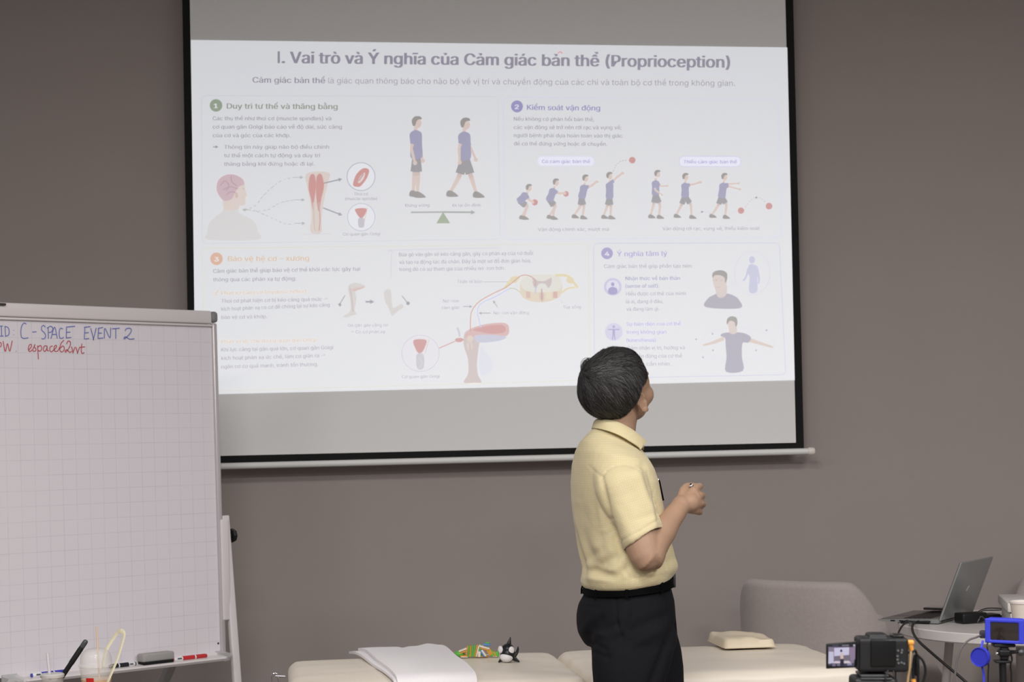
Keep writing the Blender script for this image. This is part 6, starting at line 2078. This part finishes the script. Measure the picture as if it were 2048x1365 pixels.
def cap_r(u):
    """radius of the hair volume along unit directions: fuller at the back, a swell over the nape"""
    x, y, z = u[:, 0], u[:, 1], u[:, 2]
    r_ = 1 / np.sqrt((x / RXH) ** 2 + (y / RYH) ** 2 + (z / RZH) ** 2)
    az = np.arctan2(x, -y); el = np.arcsin(np.clip(z, -1, 1))
    r_ = r_ * (1 + 0.030 * np.exp(-(az / 0.9) ** 2) * np.exp(-((el + 0.25) / 0.35) ** 2))
    w3 = u @ RH.T
    va = np.arctan2(w3 @ CU, w3 @ CR); vf = np.clip(np.hypot(w3 @ CU, w3 @ CR), 0, 1) ** 4
    r_ = r_ * (1 + vf * (-0.045 * np.exp(-((va - 2.25) / 0.32) ** 2) + 0.022 * np.exp(-((va - 1.15) / 0.30) ** 2) + 0.02 * np.exp(-((va + 2.75) / 0.4) ** 2)))
    r_ = r_ * (1 + 0.010 * np.sin(7 * az + 3 * el) + 0.007 * np.sin(17 * az - 5 * el + 1) + 0.004 * np.sin(41 * az + 9 * el))
    return r_


nu, nv = 150, 96
V = []; uu = []
for j in range(nv + 1):
    th = math.pi * j / nv
    for i in range(nu):
        phv = 2 * math.pi * i / nu
        uu.append((math.sin(th) * math.cos(phv), math.sin(th) * math.sin(phv), math.cos(th)))
uu = np.array(uu)
w_ = hairline(uu)
w_ = w_ * w_ * (3 - 2 * w_)
rr_ = cap_r(uu)
loc_ = HO + uu * (rr_ * (0.62 + 0.372 * w_))[:, None]
Vw = HC + loc_ @ RH.T
F_ = []
for j in range(nv):
    for i in range(nu):
        k_ = (i + 1) % nu
        F_.append((j * nu + i, (j + 1) * nu + i, (j + 1) * nu + k_, j * nu + k_))
hair = MB().add(Vw, F_).build('hair', M_hair[0], man_, angle=0)

# strands: out from the crown whorl, bent down at the sides and back
wh = nrm(np.array([-0.45, -0.66, 0.62]))        # whorl: upper left at the back
NS = 15000
U = rng.normal(size=(NS * 3, 3)); U /= np.linalg.norm(U, axis=1)[:, None]
U = U[hairline(U) > 0.25][:NS]
NS = len(U); ns = 9
ln = rng.uniform(0.040, 0.085, NS)
lift = rng.uniform(0.994, 1.016, NS) + np.where(rng.random(NS) < 0.06, rng.uniform(0, 0.03, NS), 0)
part = rng.normal(0, 0.42, NS); wob = rng.normal(0, 0.16, NS)
ROOT = U.copy(); PT = np.zeros((ns, NS, 3)); OKS = np.ones((ns, NS), bool)


def nr(a_): return a_ / (np.linalg.norm(a_, axis=1)[:, None] + 1e-12)


for k_ in range(ns):
    t = k_ / (ns - 1)
    h_ = hairline(U)
    OKS[k_] = (h_ > 0.02) | (k_ < 3)
    PT[k_] = HO + U * (cap_r(U) * (lift - 0.016 * t * t - 0.03 * (1 - h_)))[:, None]
    d_ = nr(wh - 0 * U - U * (U @ wh)[:, None]) * -1          # away from the whorl
    sw = np.cross(U, d_) * (0.45 + part)[:, None]             # with a swirl
    up_ = U[:, 2:3]
    d_ = d_ * 0.9 + sw * 0.5 * np.clip(up_ + 0.3, 0, None) + np.array([0, -0.25, -1.0]) * (0.95 - 0.5 * np.clip(up_, 0, None)) * 0.75 * np.where(up_ < 0.45, 1.0, 0.15) + np.array([0.30, 0.85, 0.0]) * np.clip(up_ - 0.25, 0, None) * 1.1
    d_ = nr(d_ - U * np.sum(d_ * U, 1)[:, None])
    d_ = d_ + np.cross(U, d_) * wob[:, None]
    U = nr(U + d_ * (ln / (ns - 1) / 0.105)[:, None])
OKS = np.logical_and.accumulate(OKS, axis=0)
cnt = OKS.sum(0)
q_ = rng.random(NS)
gp_ = 0.20 + 0.16 * (ROOT[:, 0] > -0.2) + 0.10 * (ROOT[:, 2] > 0.2)  # extra grey right of centre: grey hair plus gloss put into the colour
sb = MB()
for s_i in range(NS):
    n_ = int(cnt[s_i])
    if n_ < 4: continue
    pts = PT[:n_, s_i]
    sb.mat(2 if q_[s_i] < gp_[s_i] * 0.55 else (1 if q_[s_i] < gp_[s_i] * 0.55 + 0.5 else 0))
    tg = np.gradient(pts, axis=0)
    tp = (np.arange(n_) / (n_ - 1))[:, None]
    sd2 = nr(np.cross(pts - HO, tg)) * (0.00025 + 0.0003 * rng.random()) * (1 - 0.75 * tp ** 2)
    sb.add(np.concatenate([HC + (pts + sd2) @ RH.T, HC + (pts - sd2) @ RH.T]), [(i, i + 1, n_ + i + 1, n_ + i) for i in range(n_ - 1)])
# a little stray tuft at the crown
for k_ in range(70):
    a0 = H(1178 + rng.normal(0, 3), 742 + rng.normal(0, 4), -0.02 + rng.normal(0, 0.012))
    r1 = 9 + rng.normal(0, 2.5); x0_ = 1177 + rng.normal(0, 2); y0_ = 734 + rng.normal(0, 2.5)
    pts = [a0] + [H(x0_ + r1 * math.cos(t), y0_ - r1 * 1.2 * math.sin(t), -0.02 + rng.normal(0, 0.002)) for t in np.linspace(3.6, 1.2, 6)]
    pts = np.array(catmull(pts, 3)); n_ = len(pts)
    tg = np.gradient(pts, axis=0); sd2 = nr(np.cross(tg, np.tile(f0, (n_, 1)))) * 0.0004
    sb.mat(int(rng.integers(0, 3)))
    sb.add(np.concatenate([pts + sd2, pts - sd2]), [(i, i + 1, n_ + i + 1, n_ + i) for i in range(n_ - 1)])
st2 = sb.build('hair_strands', M_hair, man_, fix=False, angle=0)
st2['kind'] = 'stuff'
st2['label'] = 'greying combed strands, some gloss painted in as grey'

# ---- marker in his fist and pen in his shirt pocket
ma = H(1381, 969.5, -0.040); mbv = nrm(np.array([0.30, 0.42, -0.86]))
mk = thing('marker_pen', 'black and white marker held in the raised fist of the man', 'marker', ma)
MB().lathe([(0, 0.001), (0.0042, 0.0), (0.0055, 0.001), (0.0055, 0.004), (0, 0.004)], ma, 20, mbv).build('white_end', mat('white_pen_plastic', (226, 226, 228)), mk)
MB().lathe([(0.0030, -0.0006), (0.0036, -0.001), (0.0042, -0.0006), (0.0036, 0.001), (0.0030, -0.0006)], ma, 20, mbv).build('end_ring', M_belt, mk)
MB().lathe([(0, 0.004), (0.0066, 0.004), (0.0066, 0.058), (0.004, 0.062), (0, 0.062)], ma, 20, mbv).build('barrel', M_belt, mk)
pa_ = H(1316, 961, -0.020); pb_ = H(1323, 994, -0.020)
pn = thing('pocket_pen', 'black pen with silver end clipped at the chest of the yellow shirt', 'pen', pb_)
MB().tube([pa_, pa_ + (pb_ - pa_) * 0.1, pb_ + (pb_ - pa_) * 0.25], [0.0046, 0.0056, 0.0054], 16).build('barrel', M_belt, pn)
MB().tube([pa_ - nrm(pb_ - pa_) * 0.004, pa_ + nrm(pb_ - pa_) * 0.002], [0.0032, 0.0050], 16).build('silver_end', mat('chrome', (200, 200, 205), rough=0.15, metal=1.0), pn)
